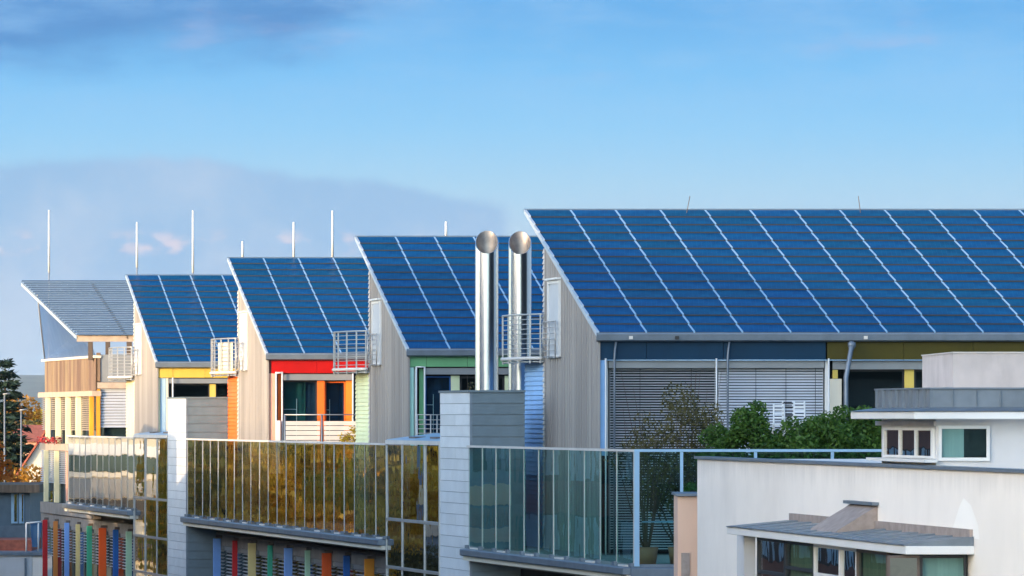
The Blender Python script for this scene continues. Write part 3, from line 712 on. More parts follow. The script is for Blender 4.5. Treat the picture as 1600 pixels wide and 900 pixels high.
# ------------------------------------------------------------------ office building below the penthouses
SET = 1.0
ob = thing('office_building', (FX(150, -8), 150, GROUND), 'long office building with coloured upright fins under the glazed roof terrace', 'building')
Ya, Yb = 106.7, 196.0
mb = MB(); mb.hexa([(FX(Ya, -SET-.25), Ya + .3, GROUND), (22, Ya + .3, GROUND), (10, Yb, GROUND), (FX(Yb, -SET-.25), Yb, GROUND)], [(FX(Ya, -SET-.25), Ya + .3, DECK - .3), (22, Ya + .3, DECK - .3), (10, Yb, DECK - .3), (FX(Yb, -SET-.25), Yb, DECK - .3)])
mb.build('wall', 'room', ob)
Yk = FY(107); mb = MB(); mb.hexa([(FX(Ya - .3, -.02), Ya - .3, DECK - .295), (22, Ya - .3, DECK - .295), (10, Yk, DECK - .295), (FX(Yk, -.02), Yk, DECK - .295)], [(FX(Ya - .3, -.02), Ya - .3, DECK), (22, Ya - .3, DECK), (10, Yk, DECK), (FX(Yk, -.02), Yk, DECK)])
mb.build('roof_deck', 'deck', ob)

FINC = dict(b='fin_blue', r='fin_red', y='fin_yellow', g='fin_green', m='fin_mint', o='fin_orange', n='fin_navy', a='fin_amber', c='fin_copper', w='butter', p='peachy')
def fin(x, wpx, z0, z1, c, o=-SET, dark=True):
    Y = FY(x, o); wd = wpx * 1.25 / F * Y
    m = MB(); q = fq(Y - .05, Y + .05, o + wd, o + .05, z0, z1); m.hexa(*q); f_ = m.build('sun_fin', FINC[c], ob, .008)
    m = MB(); q = fq(Y - .04, Y + .04, o + wd*.75, o - .2, z1 + .001, z1 + .10); m.hexa(*q); m.build('bracket', 'cap', f_)
def bay(xa, xb, z0, z1, zglass, o=-SET, m='slat', pitch=.115, ang=24):
    "blinds in front of an office window strip, between pixel columns xa<xb"
    Y1, Y0 = FY(xa, o), FY(xb, o)
    h = MB(); h.hexa(*fq(Y0, Y1, o + .02, o - .1, z1, z1 + .14)); hd = h.build('window_blind', 'shutter_box', ob)
    s_ = MB(); z = z1 - .04
    while z > zglass:
        a, b = .04 * cos(R(ang)), .04 * sin(R(ang))
        s_.add([(FX(Y0, o - .05 + a), Y0, z - b), (FX(Y1, o - .05 + a), Y1, z - b), (FX(Y1, o - .05 - a), Y1, z + b), (FX(Y0, o - .05 - a), Y0, z + b)], [(0, 1, 2, 3)]); z -= pitch
    tag(s_.build('slats', m, hd, fix=False), kind='stuff')
    g_ = MB(); g_.hexa(*fq(Y0, Y1, o - .16, o - .175, z0, z1)); g_.build('office_window', 'glass_window', ob)
# level under the roof terrace: coloured fins
midx = [(347, 11, 'b'), (373, 8, 'r'), (402, 11.5, 'y'), (428, 8, 'g'), (459, 12, 'b'), (487, 8.5, 'm'), (520, 13.5, 'o'), (549, 10, 'n'), (587, 14, 'a')]
for x, w_, c in midx: fin(x, w_, -7.0, -4.16, c)
lefx = [(74, 7.5, 'r'), (90, 7, 'c'), (108, 7.5, 'b'), (125, 7, 'y'), (143.5, 8, 'g'), (166, 11, 'o'), (185, 8.5, 'n'), (206, 9, 'm')]
for x, w_, c in lefx: fin(x + 2, w_, -7.2, -4.34, c)
xs = [338] + [m_[0] + 3 for m_ in midx] + [612]
for a, b in zip(xs[:-1], xs[1:]): bay(a + 1.5, b - 2, -7.0, -4.55, -6.0 + random.uniform(-.1, .5))
xs = [66] + [m_[0] + 3 for m_ in lefx] + [214]
for a, b in zip(xs[:-1], xs[1:]): bay(a + 1, b - 1.4, -7.2, -4.62, -5.9 + random.uniform(-.1, .1))
for a, b, zt, zb_, m_ in ((338, 612, -3.98, -4.40, 'concrete'), (64, 214, -4.10, -4.48, 'concrete')):
    mb = MB(); mb.hexa(*fq(FY(b, -SET), FY(a, -SET), -SET + .01, -SET - .25, zb_, zt)); mb.build('lintel', m_, ob)
mb = MB(); mb.hexa(*fq(FY(1040), FY(733) - .05, -SET - .0, -SET - .2, -5.0, -4.2)); mb.build('lintel', 'stucco_pink', ob)
# pipes clipped along the lintel
mb = MB(); mb.tube([(FX(FY(x, -.8), -.8), FY(x, -.8), -3.98) for x in (612, 340)], .06, 6); mb.build('service_pipe', 'cap', ob)

# glazed screens along the terrace edge
ZG0, ZG1 = -3.37, -.82
def screen(xa, xb, npan, gl, label):
    Y1, Y0 = FY(xa) - .03, FY(xb) + .03
    e = thing('glass_screen', (FX((Y0+Y1)/2), (Y0+Y1)/2, ZG0), label, 'glass screen', 'glass screens along the roof terrace')
    st = (Y1 - Y0) / npan; proto = None
    for i in range(npan):
        y0_, y1_ = Y0 + st*i + .02, Y0 + st*(i+1) - .02
        o = (FX((y0_+y1_)/2), (y0_+y1_)/2, (ZG0+ZG1)/2)
        if proto is None:
            m = MB(); m.hexa(*fq(y0_, y1_, .006, -.006, ZG0, ZG1)); proto = m.build('pane', gl, e); p = proto
        else: p = again(proto, o, e)
        p.rotation_euler = (random.uniform(-.002, .002), random.uniform(-.004, .004), random.uniform(-.006, .006))
    mp = None
    for i in range(npan + 1):
        Y = Y0 + st*i
        o = (FX(Y), Y, (ZG0+ZG1)/2)
        if mp is None:
            m = MB(); m.hexa(*fq(Y - .014, Y + .014, .014, -.022, ZG0 - .03, ZG1 + .004)); mp = m.build('mullion', 'rail', e); 
            m = MB(); m.hexa(*fq(Y - .09, Y + .09, .10, .02, ZG0 - .07, ZG0 + .02)); cp = m.build('clip', 'gutter', e)
        else: again(mp, o, e); again(cp, (o[0] - .06, o[1], ZG0 - .025), e)
    m = MB(); m.hexa(*fq(Y0 - .02, Y1 + .02, .07, -.06, ZG1 + .005, ZG1 + .06)); m.build('top_rail', 'trim', e)
    # gutter-like edge of the terrace slab
    m = MB(); m.hexa(*fq(Y0, Y1, .26, -.01, -3.62, -3.445)); m.build('edge_gutter', 'gutter', e, .02)
    m = MB(); m.hexa(*fq(Y0, Y1, .16, -.01, -3.74, -3.622)); m.build('edge_flashing', 'cream', e)
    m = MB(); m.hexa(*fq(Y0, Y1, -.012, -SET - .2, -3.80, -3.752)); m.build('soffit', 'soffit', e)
    for i in range(0, npan, 2):
        Y = Y0 + st * (i + .5); m = MB(); m.hexa(*fq(Y - .3, Y + .3, .09, .0, -3.441, -3.40)); m.build('drip_plate', 'trim', e)
    return e
screen(733, 991, 11, 'glass_teal', 'clear teal glass screen in front of the pale blue wing, darkest of the screens')
screen(293, 605, 22, 'glass_mirror', 'longest glass screen, mirroring autumn trees, above the bright fins')
screen(107, 210, 11, 'glass_mirror', 'glass screen below the ochre row, mirroring pale houses')
# glass returning across the front of the terrace
e = thing('glass_balustrade', (6, 106.3, ZG0), 'wide-paned glass terrace front with pale blue rail before the green shrubs', 'glass screen')
Yg = 106.3; xs = [(991, 1000, 'corner_post')]
bx('corner_post', 'bar', e, XP(991, Yg), XP(999, Yg), Yg - .1, Yg + .05, ZG0 - .05, ZG1 + .003)
for a, b in ((1000, 1062), (1068, 1178), (1183, 1298), (1303, 1378), (1383, 1500)):
    p = bx('pane', 'glass_teal', e, XP(a, Yg), XP(b, Yg), Yg - .006, Yg + .006, ZG0, ZG1); p.rotation_euler = (random.uniform(-.004, .004), 0, random.uniform(-.006, .006))
for x in (1065, 1180.5, 1300.5, 1380.5): bx('post', 'bar', e, XP(x - 2.4, Yg), XP(x + 2.4, Yg), Yg - .05, Yg + .05, ZG0 - .05, ZG1)
bx('top_rail', 'bar', e, XP(991, Yg), XP(1500, Yg), Yg - .06, Yg + .06, ZG1 + .005, ZG1 + .065)
bx('bottom_rail', 'gutter', e, XP(999.5, Yg), XP(1500, Yg), Yg - .04, Yg + .04, ZG0 - .07, ZG0 - .003)
bx('edge_gutter', 'gutter', e, XP(985, Yg), XP(1500, Yg), Yg - .22, Yg + .05, -3.74, -3.445, .02)
MB().tube([(XP(1003, Yg + .35), Yg + .35, ZP(816, Yg)), (XP(1500, Yg + .35), Yg + .35, ZP(816, Yg))], .018, 6).build('inner_handrail', 'bar', e)

# clad towers
def tower(xa, xb, ztop, xright, label):
    Yn, Yf_ = FY(xb), FY(xa); pit = .29
    X1 = XP(xright, Yn)
    e = thing('clad_tower', (FX(Yn) + .8, Yn + 1.4, GROUND), label, 'tower', 'clad towers between the glass screens')
    zb = -8.5
    m = MB(); Xi = FX(Yn) + .75
    pl = [(FX(Yn, -.03), Yn + .03), (X1 - .03, Yn + .03), (X1 - .03, Yn + .35), (Xi, Yn + .35), (Xi - .5, Yf_ - .03), (FX(Yf_, -.03), Yf_ - .03)]
    m.prism([(x, y, GROUND) for x, y in pl], (0, 0, ztop - GROUND)); m.build('core', 'zinc_step', e)
    pa = pb = None; z = ztop; i = 0
    hl = (Yf_ - Yn)
    while z > zb:
        cuts = [0, 1] 
        if i % 3 == 2: cuts = [0, .46, 1]
        m = MB()
        for c0, c1 in zip(cuts[:-1], cuts[1:]):
            m = MB(); m.hexa(*fq(Yn + .05 + (hl - .09) * c0 + .004, Yn + .05 + (hl - .09) * c1 - .004, .012 + random.uniform(0, .006), -.028, z - pit + .006, z - .006)); m.build('side_panel', 'zinc_tower', e)
        o = ((FX(Yn) + .06 + X1) / 2, Yn + .012, z - pit/2)
        if pb is None: pb = bx('front_panel', 'zinc_dark_and_shade', e, FX(Yn) + .06, X1, Yn - .004, Yn + .028, z - pit + .011, z - .011)  # same cladding as the sides, its shade painted in as darker zinc
        else: again(pb, (o[0], Yn + .012 + random.uniform(-.002, .002), z - pit/2), e)
        z -= pit; i += 1
    m = MB(); pl = [(FX(Yn) - .05, Yn - .05), (X1 + .02, Yn - .05), (X1 + .02, Yn + .4), (Xi + .05, Yn + .4), (Xi - .45, Yf_ + .04), (FX(Yf_) - .05, Yf_ + .04)]
    m.prism([(x, y, ztop + .001) for x, y in pl], (0, 0, .055)); m.build('coping', 'zinc_dark_and_shade', e)
    bx('corner_trim', 'gutter', e, FX(Yn) - .005, FX(Yn) + .055, Yn - .015, Yn + .045, zb, ztop)
    return e
tower(688, 734.5, .615, 820, 'pale grey panelled tower below the steel chimneys')
tower(263, 291, .60, 356, 'pale grey panelled tower beside the orange lapped wing')

# glazed stairwells
def stairwell(xa, xb, cuts, rails, label):
    Yn, Yf_ = FY(xb) + .01, FY(xa) - .01
    e = thing('glazed_stairwell', (FX(Yn, -.8), (Yn + Yf_)/2, GROUND), label, 'stairwell', 'glazed stairwells beside the towers')
    Yc = [Yn] + [FY(x) for x in cuts] + [Yf_]
    zt = -.78; zs = [zt] + rails + [-9.0]
    for a, b in zip(Yc[:-1], Yc[1:]):
        for z1_, z0_ in zip(zs[:-1], zs[1:]):
            m = MB(); m.hexa(*fq(a + .03, b - .03, .006, -.006, z0_ + .03, z1_ - .03)); p = m.build('pane', 'glass_mirror', e)
            p.rotation_euler = (random.uniform(-.004, .004), random.uniform(-.01, .01), random.uniform(-.012, .012))
    for Y in Yc: m = MB(); m.hexa(*fq(Y - .03, Y + .03, .04, -.05, -9.0, zt)); m.build('mullion', 'rail', e)
    for z in rails: m = MB(); m.hexa(*fq(Yn, Yf_, .045, -.055, z - .04, z + .04)); m.build('transom', 'rail', e)
    m = MB(); m.hexa(*fq(Yn, Yf_, -1.2, -1.3, GROUND, zt)); m.build('back_wall', 'room', e)
    m = MB(); m.hexa(*fq(Yn, Yf_, .06, -.10, zt + .001, zt + .11)); m.build('top_rail', 'trim', e)
    m = MB(); m.hexa([(FX(Yn, .02), Yn, zt + .112), (FX(Yn, -1.3), Yn, zt + .112), (FX(Yf_, -1.3), Yf_, zt + .112), (FX(Yf_, .02), Yf_, zt + .112)],
                     [(FX(Yn, .02), Yn, zt + .13), (FX(Yn, -1.3), Yn, zt + .30), (FX(Yf_, -1.3), Yf_, zt + .30), (FX(Yf_, .02), Yf_, zt + .13)]); m.build('rooflight', 'bar', e)
    for k in (.3, .7):
        Y = Yn + (Yf_ - Yn)*k; m = MB(); m.hexa(*fq(Y - .35, Y + .35, -.25, -.55, zt + .16, zt + .215)); m.build('vent_flap', 'cap', e)
stairwell(605, 688, [664.5, 629.5], [-2.87, -4.20, -5.6, -7.0], 'glazed stairwell next to the tower below the chimneys')
stairwell(210, 263, [246, 227.5], [-2.95, -4.32, -5.62, -7.0], 'glazed stairwell between the butter yellow wing and a grey panelled tower')

# ------------------------------------------------------------------ end pavilion with louvred canopy
P0, P1 = FY(150, -SET), FY(71, -SET)
pv = thing('end_pavilion', (FX(P0, -3), (P0+P1)/2, DECK), 'timber-clad end pavilion under a slanted glass louvre canopy', 'building')
XR = XP(222, P0)
def pq(z0, z1, o=-SET, i=-SET - .2, y0=P0, y1=P1): return fq(y0, y1, o, i, z0, z1)
# core and floors
m = MB(); m.hexa([(FX(P0, -SET-.3), P0 + .3, DECK-.3), (XR, P0 + .3, DECK-.3), (XR - 2.5, P1, DECK-.3), (FX(P1, -SET-.3), P1, DECK-.3)], [(FX(P0, -SET-.3), P0 + .3, 2.2), (XR, P0 + .3, 2.2), (XR - 2.5, P1, 2.2), (FX(P1, -SET-.3), P1, 2.2)]); m.build('core', 'room', pv)
nb = 26
for i in range(nb):
    a = P0 + (P1 - P0) * i / nb; b = a + (P1 - P0) / nb - .012
    m = MB(); m.hexa(*fq(a, b, -SET + .02 + random.uniform(0, .02), -SET - .05, 1.0, 2.28)); m.build('timber_board', 'wood', pv)
def beam(z0, z1, mname, o=-SET + .08, name='beam', ext=.6):
    m = MB(); m.hexa(*fq(P0 - .02, P1 + ext, o, -SET - .2, z0, z1)); m.build(name, mname, pv)
beam(2.285, 2.38, 'cream'); beam(.78, .99, 'beam', -SET + .16, ext=1.0); beam(-1.42, -1.14, 'beam', -SET + .10, ext=.9); beam(-4.06, -3.60, 'concrete', -SET + .08, ext=.9)
for (x, w_, c) in ((76, 6.5, 'w'), (92, 7, 'w'), (107.5, 7, 'w'), (124, 7.5, 'w'), (143.5, 6, 'a')):
    Y = FY(x + 2, -SET); wd = w_ / F * Y; m = MB(); m.hexa(*fq(Y - .07, Y + .07, -SET + wd, -SET - .02, -1.13, .77)); m.build('sun_fin', FINC[c], pv, .01)
for (x, w_, c) in ((73, 6.5, 'w'), (89.5, 7, 'w'), (105, 4, 'p')):
    Y = FY(x + 2, -SET); wd = w_ / F * Y; m = MB(); m.hexa(*fq(Y - .07, Y + .07, -SET + wd, -SET - .02, -3.58, -1.43)); m.build('sun_fin', FINC[c], pv, .01)
def pbay(xa, xb, z0, z1, zg, mname):
    Y1_, Y0_ = FY(xa, -SET), FY(xb, -SET); s_ = MB(); z = z1 - .03; o = -SET
    m = MB(); m.hexa(*fq(Y0_, Y1_, o - .18, o - .2, z0, z1)); w_ = m.build('office_window', 'glass_window', pv)
    while z > zg:
        s_.add([(FX(Y0_, o + .04), Y0_, z - .03), (FX(Y1_, o + .04), Y1_, z - .03), (FX(Y1_, o - .07), Y1_, z + .03), (FX(Y0_, o - .07), Y0_, z + .03)], [(0, 1, 2, 3)]); z -= .085
    tag(s_.build('slats', mname, w_, fix=False), kind='stuff')
for a, b in ((66, 75), (79, 91), (95, 106), (110, 123), (127, 143)): pbay(a, b, -1.12, .76, -.55, 'slat_warm')
for a, b in ((64, 72), (76, 88), (93, 104)): pbay(a, b, -3.57, -1.44, -2.8, 'slat')
for x in (74, 80, 96): 
    Y = FY(x, -SET); m = MB(); vs, fs = leaves([(FX(Y, -SET + .25), Y, -1.0, .28, .6)], 60, .07); m.add(vs, fs); m.build('window_box_flowers', 'plant_red', pv, fix=False)
# front face
def pf(name, mm, x0, x1, y0, y1, off, th): 
    Y = P0 + off; return bx(name, mm, pv, XP(x0, Y), XP(x1, Y), Y, Y + th, ZP(y1, Y), ZP(y0, Y))
pf('front_panel', 'shutter_box', 157, 222, 554, 597, .05, .15); pf('lintel', 'beam', 150.5, 222, 597.5, 607, .0, .2); pf('corner_post', 'wood', 150.5, 156.5, 551, 596, .0, .2)
pf('corner_post', 'fin_amber', 150.5, 156.5, 608, 700, .0, .2)
bl = pf('window_blind', 'slat', 157, 200, 607.5, 609, .1, .1); Y = P0 + .12; z = ZP(611, Y); pr = None
while z > ZP(667, Y):
    if pr is None: pr = MB().add([(XP(157, Y), Y - .03, z - .05), (XP(200, Y), Y - .03, z - .05), (XP(200, Y), Y + .03, z + .05), (XP(157, Y), Y + .03, z + .05)], [(0, 1, 2, 3)]).build('slat', 'slat', bl, fix=False)
    else: again(pr, ((XP(157, Y) + XP(200, Y))/2, Y, z), bl)
    z -= .115
pf('office_window', 'glass_window', 157, 200, 608, 700, .2, .01)
# canopy: rafters, slats, posts, wind glass
cE = [Vector((XP(120, 184.0), 184.0, ZP(521, 184.0))), Vector((XP(122, 184.0) + 6.0, 184.0, ZP(521, 184.0)))]
cR = [Vector((XP(34, 191.5), 191.5, ZP(438, 191.5))), Vector((XP(34, 191.5) + 8.8, 191.5, ZP(438, 191.5)))]
nsl = 25; 
for i in range(nsl):
    t = i / (nsl - 1); a = cE[0].lerp(cR[0], t); b = cE[1].lerp(cR[1], t)
    m = MB(); w_ = .115; hz = .042
    m.add([a + Vector((0, -w_, -hz)), b + Vector((0, -w_, -hz)), b + Vector((0, w_, hz*.2)), a + Vector((0, w_, hz*.2)), a + Vector((0, -w_, -hz-.03)), b + Vector((0, -w_, -hz-.03)), b + Vector((0, w_, hz*.2-.03)), a + Vector((0, w_, hz*.2-.03))],
          [(0, 1, 2, 3), (7, 6, 5, 4), (0, 4, 5, 1), (1, 5, 6, 2), (2, 6, 7, 3), (3, 7, 4, 0)]); m.build('louvre', 'louvre' if 'louvre' in M else 'gutter', pv)
for k in (0.0, .33, .66, 1.0):
    a = cE[0].lerp(cE[1], k); b = cR[0].lerp(cR[1], k); m = MB()
    m.hexa([a + Vector((-.03, 0, -.22)), a + Vector((.03, 0, -.22)), b + Vector((.03, 0, -.22)), b + Vector((-.03, 0, -.22))], [a + Vector((-.03, 0, -.10)), a + Vector((.03, 0, -.10)), b + Vector((.03, 0, -.10)), b + Vector((-.03, 0, -.10))]); m.build('rafter', 'verge' if k == 0 else 'dark_wood', pv)
bx('canopy_beam', 'beam', pv, cE[0].x, cE[1].x, 184.0, 184.2, cE[0].z - .32, cE[0].z - .05)
for x0_, x1_ in ((138, 145), (165, 172), (198, 206)): bx('canopy_post', 'dark_wood', pv, XP(x0_, 184.1), XP(x1_, 184.1), 184.02, 184.2, 2.2, cE[0].z - .33)
def poly(name, mname, pts, vec, parent): return MB().prism(pts, vec).build(name, mname, parent)
gl = [(XP(149, P0 + .4), P0 + .4, 2.39), (XP(71, P1), P1, 2.39), (XP(59, 193.5), 193.5, ZP(462, 193.5)), (XP(119, 185.5), 185.5, ZP(523, 185.5)), (XP(140, 184.6), 184.6, ZP(532, 184.6))]
MB().add(gl + [(x + .02, y, z) for x, y, z in gl], [(0, 1, 2, 3, 4), (9, 8, 7, 6, 5)]).build('wind_glass', 'frosted' if 'frosted' in M else 'glass_clear', pv)
MB().tube([(XP(70, P1), P1, 2.39), (XP(58.5, 193.4), 193.4, ZP(460, 193.4))], .03, 6).build('canopy_strut', 'rail', pv)

# ------------------------------------------------------------------ pale building in the foreground on the right
def WX(Y, o=0.): return 20.68 - .1713 * Y - o
def WY(x, o=0.): return F * (20.68 - o) / (x + 450)
def wq(Y0, Y1, o0, o1, z0, z1):
    b = [(WX(Y0, o0), Y0), (WX(Y0, o1), Y0), (WX(Y1, o1), Y1), (WX(Y1, o0), Y1)]
    return [(x, y, z0) for x, y in b], [(x, y, z1) for x, y in b]
wb = thing('rendered_house', (9, 82, GROUND), 'pale rendered house with zinc canopy and white-framed clerestory windows', 'house')
Wf, Wn = WY(1090), WY(1600) - 6
ZPAR = -.90
m = MB(); m.hexa([(WX(Wn), Wn, GROUND), (26, Wn, GROUND), (22, Wf, GROUND), (WX(Wf), Wf, GROUND)], [(WX(Wn), Wn, ZPAR), (26, Wn, ZPAR), (22, Wf, ZPAR), (WX(Wf), Wf, ZPAR)]); m.build('wall', 'stucco', wb)
m = MB(); m.hexa(*wq(Wn, Wf + .06, .06, -.3, ZPAR + .002, ZPAR + .055)); m.build('coping', 'gutter', wb)
# bright repair patch in the render
Yq = [WY(x, .004) for x in (1489, 1500, 1506, 1518, 1529, 1531, 1495)]
pz = [ZP(y, Y) for y, Y in zip((826, 790, 778, 790, 822, 843, 836), Yq)]
m = MB(); m.add([(WX(Y, .004), Y, z) for Y, z in zip(Yq, pz)], [tuple(range(7))]); m.build('render_patch', 'patch', wb, fix=False)
# peach wing
bx('peach_wall', 'peach', wb, XP(1059, 98.6), XP(1110, 98.6), 98.6, 101, GROUND, ZP(776, 98.6)); bx('coping', 'gutter', wb, XP(1056, 98.5), XP(1110, 98.5), 98.5, 101.1, ZP(776, 98.5) + .01, ZP(771.5, 98.5))
bx('niche', 'brownstone', wb, XP(1064.5, 98.58), XP(1077.5, 98.58), 98.56, 98.62, -4.4, ZP(864, 98.58))
# upper storey
o_ = -.35; Yc = WY(1463, o_); Yl = WY(1378, o_); Xc = WX(Yc, o_)
m = MB(); m.hexa([(Xc, Yc, ZPAR - .2), (22, Yc, ZPAR - .2), (20, Yl, ZPAR - .2), (WX(Yl, o_), Yl, ZPAR - .2)], [(Xc, Yc, -.05), (22, Yc, -.05), (20, Yl, -.05), (WX(Yl, o_), Yl, -.05)]); m.build('upper_wall', 'stucco_grey', wb)
def wwin(x0, x1, z0, z1, npn, o=o_):
    Y0, Y1 = WY(x1, o), WY(x0, o); t = .045
    m = MB(); m.hexa(*wq(Y0, Y1, o + .05, o + .001, z0, z0 + t)); m.hexa(*wq(Y0, Y1, o + .05, o + .001, z1 - t, z1))
    for k in range(npn + 1):
        Y = Y0 + (Y1 - Y0 - .10) * k / npn; m.hexa(*wq(Y, Y + .10, o + .048, o + .001, z0 + t, z1 - t))
    w_ = m.build('window', 'white', wb)
    for k in range(npn):
        a = Y0 + (Y1 - Y0 - .10) * k / npn + .10; b = Y0 + (Y1 - Y0 - .10) * (k+1) / npn
        m = MB(); m.hexa(*wq(a, b, o + .022, o + .014, z0 + t, z1 - t)); m.build('pane', 'glass_mirror', w_)
        m = MB(); m.hexa(*wq(a, b, o + .010, o + .004, z0 + t, z1 - t)); m.build('room_dark', 'room', w_)
wwin(1384, 1461, -.735, -.205, 3)
def fwin(x0, x1, y0, y1, Y, frm, back, t=5, gl='glass_window', parent=None):
    m = MB()
    for a, b, c_, d_ in ((x0, x0+t, y0, y1), (x1-t, x1, y0, y1), (x0+t, x1-t, y0, y0+t), (x0+t, x1-t, y1-t, y1)): m.box(XP(a, Y), XP(b, Y), Y - .06, Y - .001, ZP(d_, Y), ZP(c_, Y))
    w_ = m.build('window', frm, parent or wb)
    bx('pane', gl, w_, XP(x0+t, Y), XP(x1-t, Y), Y - .03, Y - .022, ZP(y1-t, Y), ZP(y0+t, Y))
    xm = x0 + (x1-x0)*.5
    bx('curtain', back, w_, XP(x0+t, Y), XP(xm, Y), Y - .012, Y - .004, ZP(y1-t, Y), ZP(y0+t, Y)); bx('room_dark', 'room', w_, XP(xm, Y), XP(x1-t, Y), Y - .010, Y - .004, ZP(y1-t, Y), ZP(y0+t, Y))
    return w_
fwin(1466, 1546, 665, 720, Yc, 'white', 'curtain', 5)
m = MB(); m.hexa(*wq(Yc - .1, Yl + .25, o_ + .22, o_ + .0, -.80, -.745)); m.build('sill', 'white', wb)
m = MB(); m.hexa(*wq(Yc - .02, Yl + .3, o_ + .04, o_ + .001, -.17, -.09)); m.build('head_band', 'stucco_pink', wb)
# eaves slab
m = MB(); ya, yb_ = Yc - .55, Yl + .15; oo = o_ + .52
m.hexa([(WX(ya, oo), ya, -.055), (22, ya, -.055), (20, yb_, -.055), (WX(yb_, oo), yb_, -.055)], [(WX(ya, oo), ya, .08), (22, ya, .08), (20, yb_, .08), (WX(yb_, oo), yb_, .08)]); m.build('eaves_slab', 'white', wb, .012)
m = MB(); m.hexa([(WX(ya, oo + .04), ya - .04, .082), (22, ya - .04, .082), (20, yb_ + .04, .082), (WX(yb_, oo + .04), yb_ + .04, .082)], [(WX(ya + .4, o_ + .05), ya + .4, .15), (22, ya + .4, .15), (20, yb_ - .1, .15), (WX(yb_ - .1, o_ + .05), yb_ - .1, .15)]); m.build('zinc_eaves', 'zinc_step', wb)
# zinc parapet with standing seams
yc2, yl2 = Yc - .12, Yl + .05; o2 = o_ + .08; zt = .46
m = MB(); m.hexa([(WX(yc2, o2), yc2, .10), (22, yc2, .10), (20, yl2, .10), (WX(yl2, o2), yl2, .10)], [(WX(yc2, o2), yc2, zt), (22, yc2, zt), (20, yl2, zt), (WX(yl2, o2), yl2, zt)]); m.build('zinc_parapet', 'zinc_step', wb)
m = MB(); m.hexa([(WX(yc2, o2 + .04), yc2 - .04, zt + .002), (22, yc2 - .04, zt + .002), (20, yl2 + .04, zt + .002), (WX(yl2, o2 + .04), yl2 + .04, zt + .002)], [(WX(yc2, o2 + .04), yc2 - .04, zt + .03), (22, yc2 - .04, zt + .03), (20, yl2 + .04, zt + .03), (WX(yl2, o2 + .04), yl2 + .04, zt + .03)]); m.build('coping', 'gutter', wb)
for k in range(9):
    Y = yc2 + (yl2 - yc2) * k / 8.3; m = MB(); m.hexa(*wq(Y, Y + .03, o2 + .05, o2 - .0, .12, zt)); m.build('standing_seam', 'gutter', wb)
for k in range(12):
    X = WX(yc2, o2) + .33 + k*.41; bx('standing_seam', 'zinc_step', wb, X, X + .012, yc2 - .02, yc2 + .001, .12, zt)
# roof box
yc3 = Yc + 2.0; yl3 = yc3 + 4.2; X3 = XP(1489, yc3); XL = XP(1441, yl3)
m = MB(); m.hexa([(X3, yc3, .3), (22, yc3, .3), (20, yl3, .3), (XL, yl3, .3)], [(X3, yc3, ZP(551.5, yc3)), (22, yc3, ZP(551.5, yc3)), (20, yl3, ZP(551.5, yc3)), (XL, yl3, ZP(551.5, yc3))]); m.build('roof_box', 'stucco_pink', wb)
m = MB(); z3 = ZP(551.5, yc3); m.hexa([(X3 - .02, yc3 - .02, z3 + .001), (22, yc3 - .02, z3 + .001), (20, yl3 + .02, z3 + .001), (XL - .02, yl3 + .02, z3 + .001)], [(X3 - .02, yc3 - .02, z3 + .02), (22, yc3 - .02, z3 + .02), (20, yl3 + .02, z3 + .02), (XL - .02, yl3 + .02, z3 + .02)]); m.build('roof_box_edge', 'trim', wb)
# projecting bay with zinc canopy
oc = 1.13; cn, cf = 76.5, WY(1136, oc); zc0, zc1 = -2.27, -2.13
m = MB(); m.hexa(*wq(cn, cf, oc, .0, zc0, zc1)); m.build('canopy_slab', 'white', wb, .01)
nst = 12; L_ = (cf - cn - .2) / nst
for k in range(nst):
    a = cn + .02 + L_*k; b = a + L_ + .12; r0 = .022 * (k % 2)
    m = MB(); m.hexa([(WX(a, oc + .03), a, zc1 + .002), (WX(a, .01), a, zc1 + .002), (WX(b, .01), b, zc1 + .002), (WX(b, oc + .03), b, zc1 + .002)],
                     [(WX(a, oc + .03), a, zc1 + .03), (WX(a, .01), a, zc1 + .155), (WX(b, .01), b, zc1 + .125), (WX(b, oc + .03), b, zc1 + .012)]); m.build('zinc_sheet', 'zinc_step', wb)
m = MB(); m.hexa(*wq(WY(1521), WY(1238), .06, .0, zc1 + .10, zc1 + .27)); m.build('upstand', 'brownstone', wb)
Ya_, Yb__ = WY(1372), WY(1330)
m = MB(); m.hexa([(WX(Ya_, .75), Ya_, zc1 + .06), (WX(Ya_, .0), Ya_, zc1 + .06), (WX(Yb__, .0), Yb__, zc1 + .06), (WX(Yb__, .75), Yb__, zc1 + .06)], [(WX(Ya_, .70), Ya_, zc1 + .11), (WX(Ya_, .0), Ya_, zc1 + .54), (WX(Yb__, .0), Yb__, zc1 + .54), (WX(Yb__, .70), Yb__, zc1 + .11)]); m.build('rooflight_hood', 'brownstone', wb)
m = MB(); m.hexa(*wq(Ya_ - .1, Yb__ + .1, .12, .0, zc1 + .545, zc1 + .60)); m.build('hood_cap', 'zinc_step', wb)
ob_ = .80; bn = cn + .35
m = MB(); m.hexa(*wq(bn + .12, WY(1182, ob_), ob_ - .12, .0, GROUND, zc0 - .002)); m.build('bay_core', 'room', wb)
m = MB(); m.hexa(*wq(WY(1163, ob_) , WY(1152, ob_), ob_, ob_ - .22, GROUND, zc0 - .002)); m.build('canopy_post', 'stucco_grey', wb)
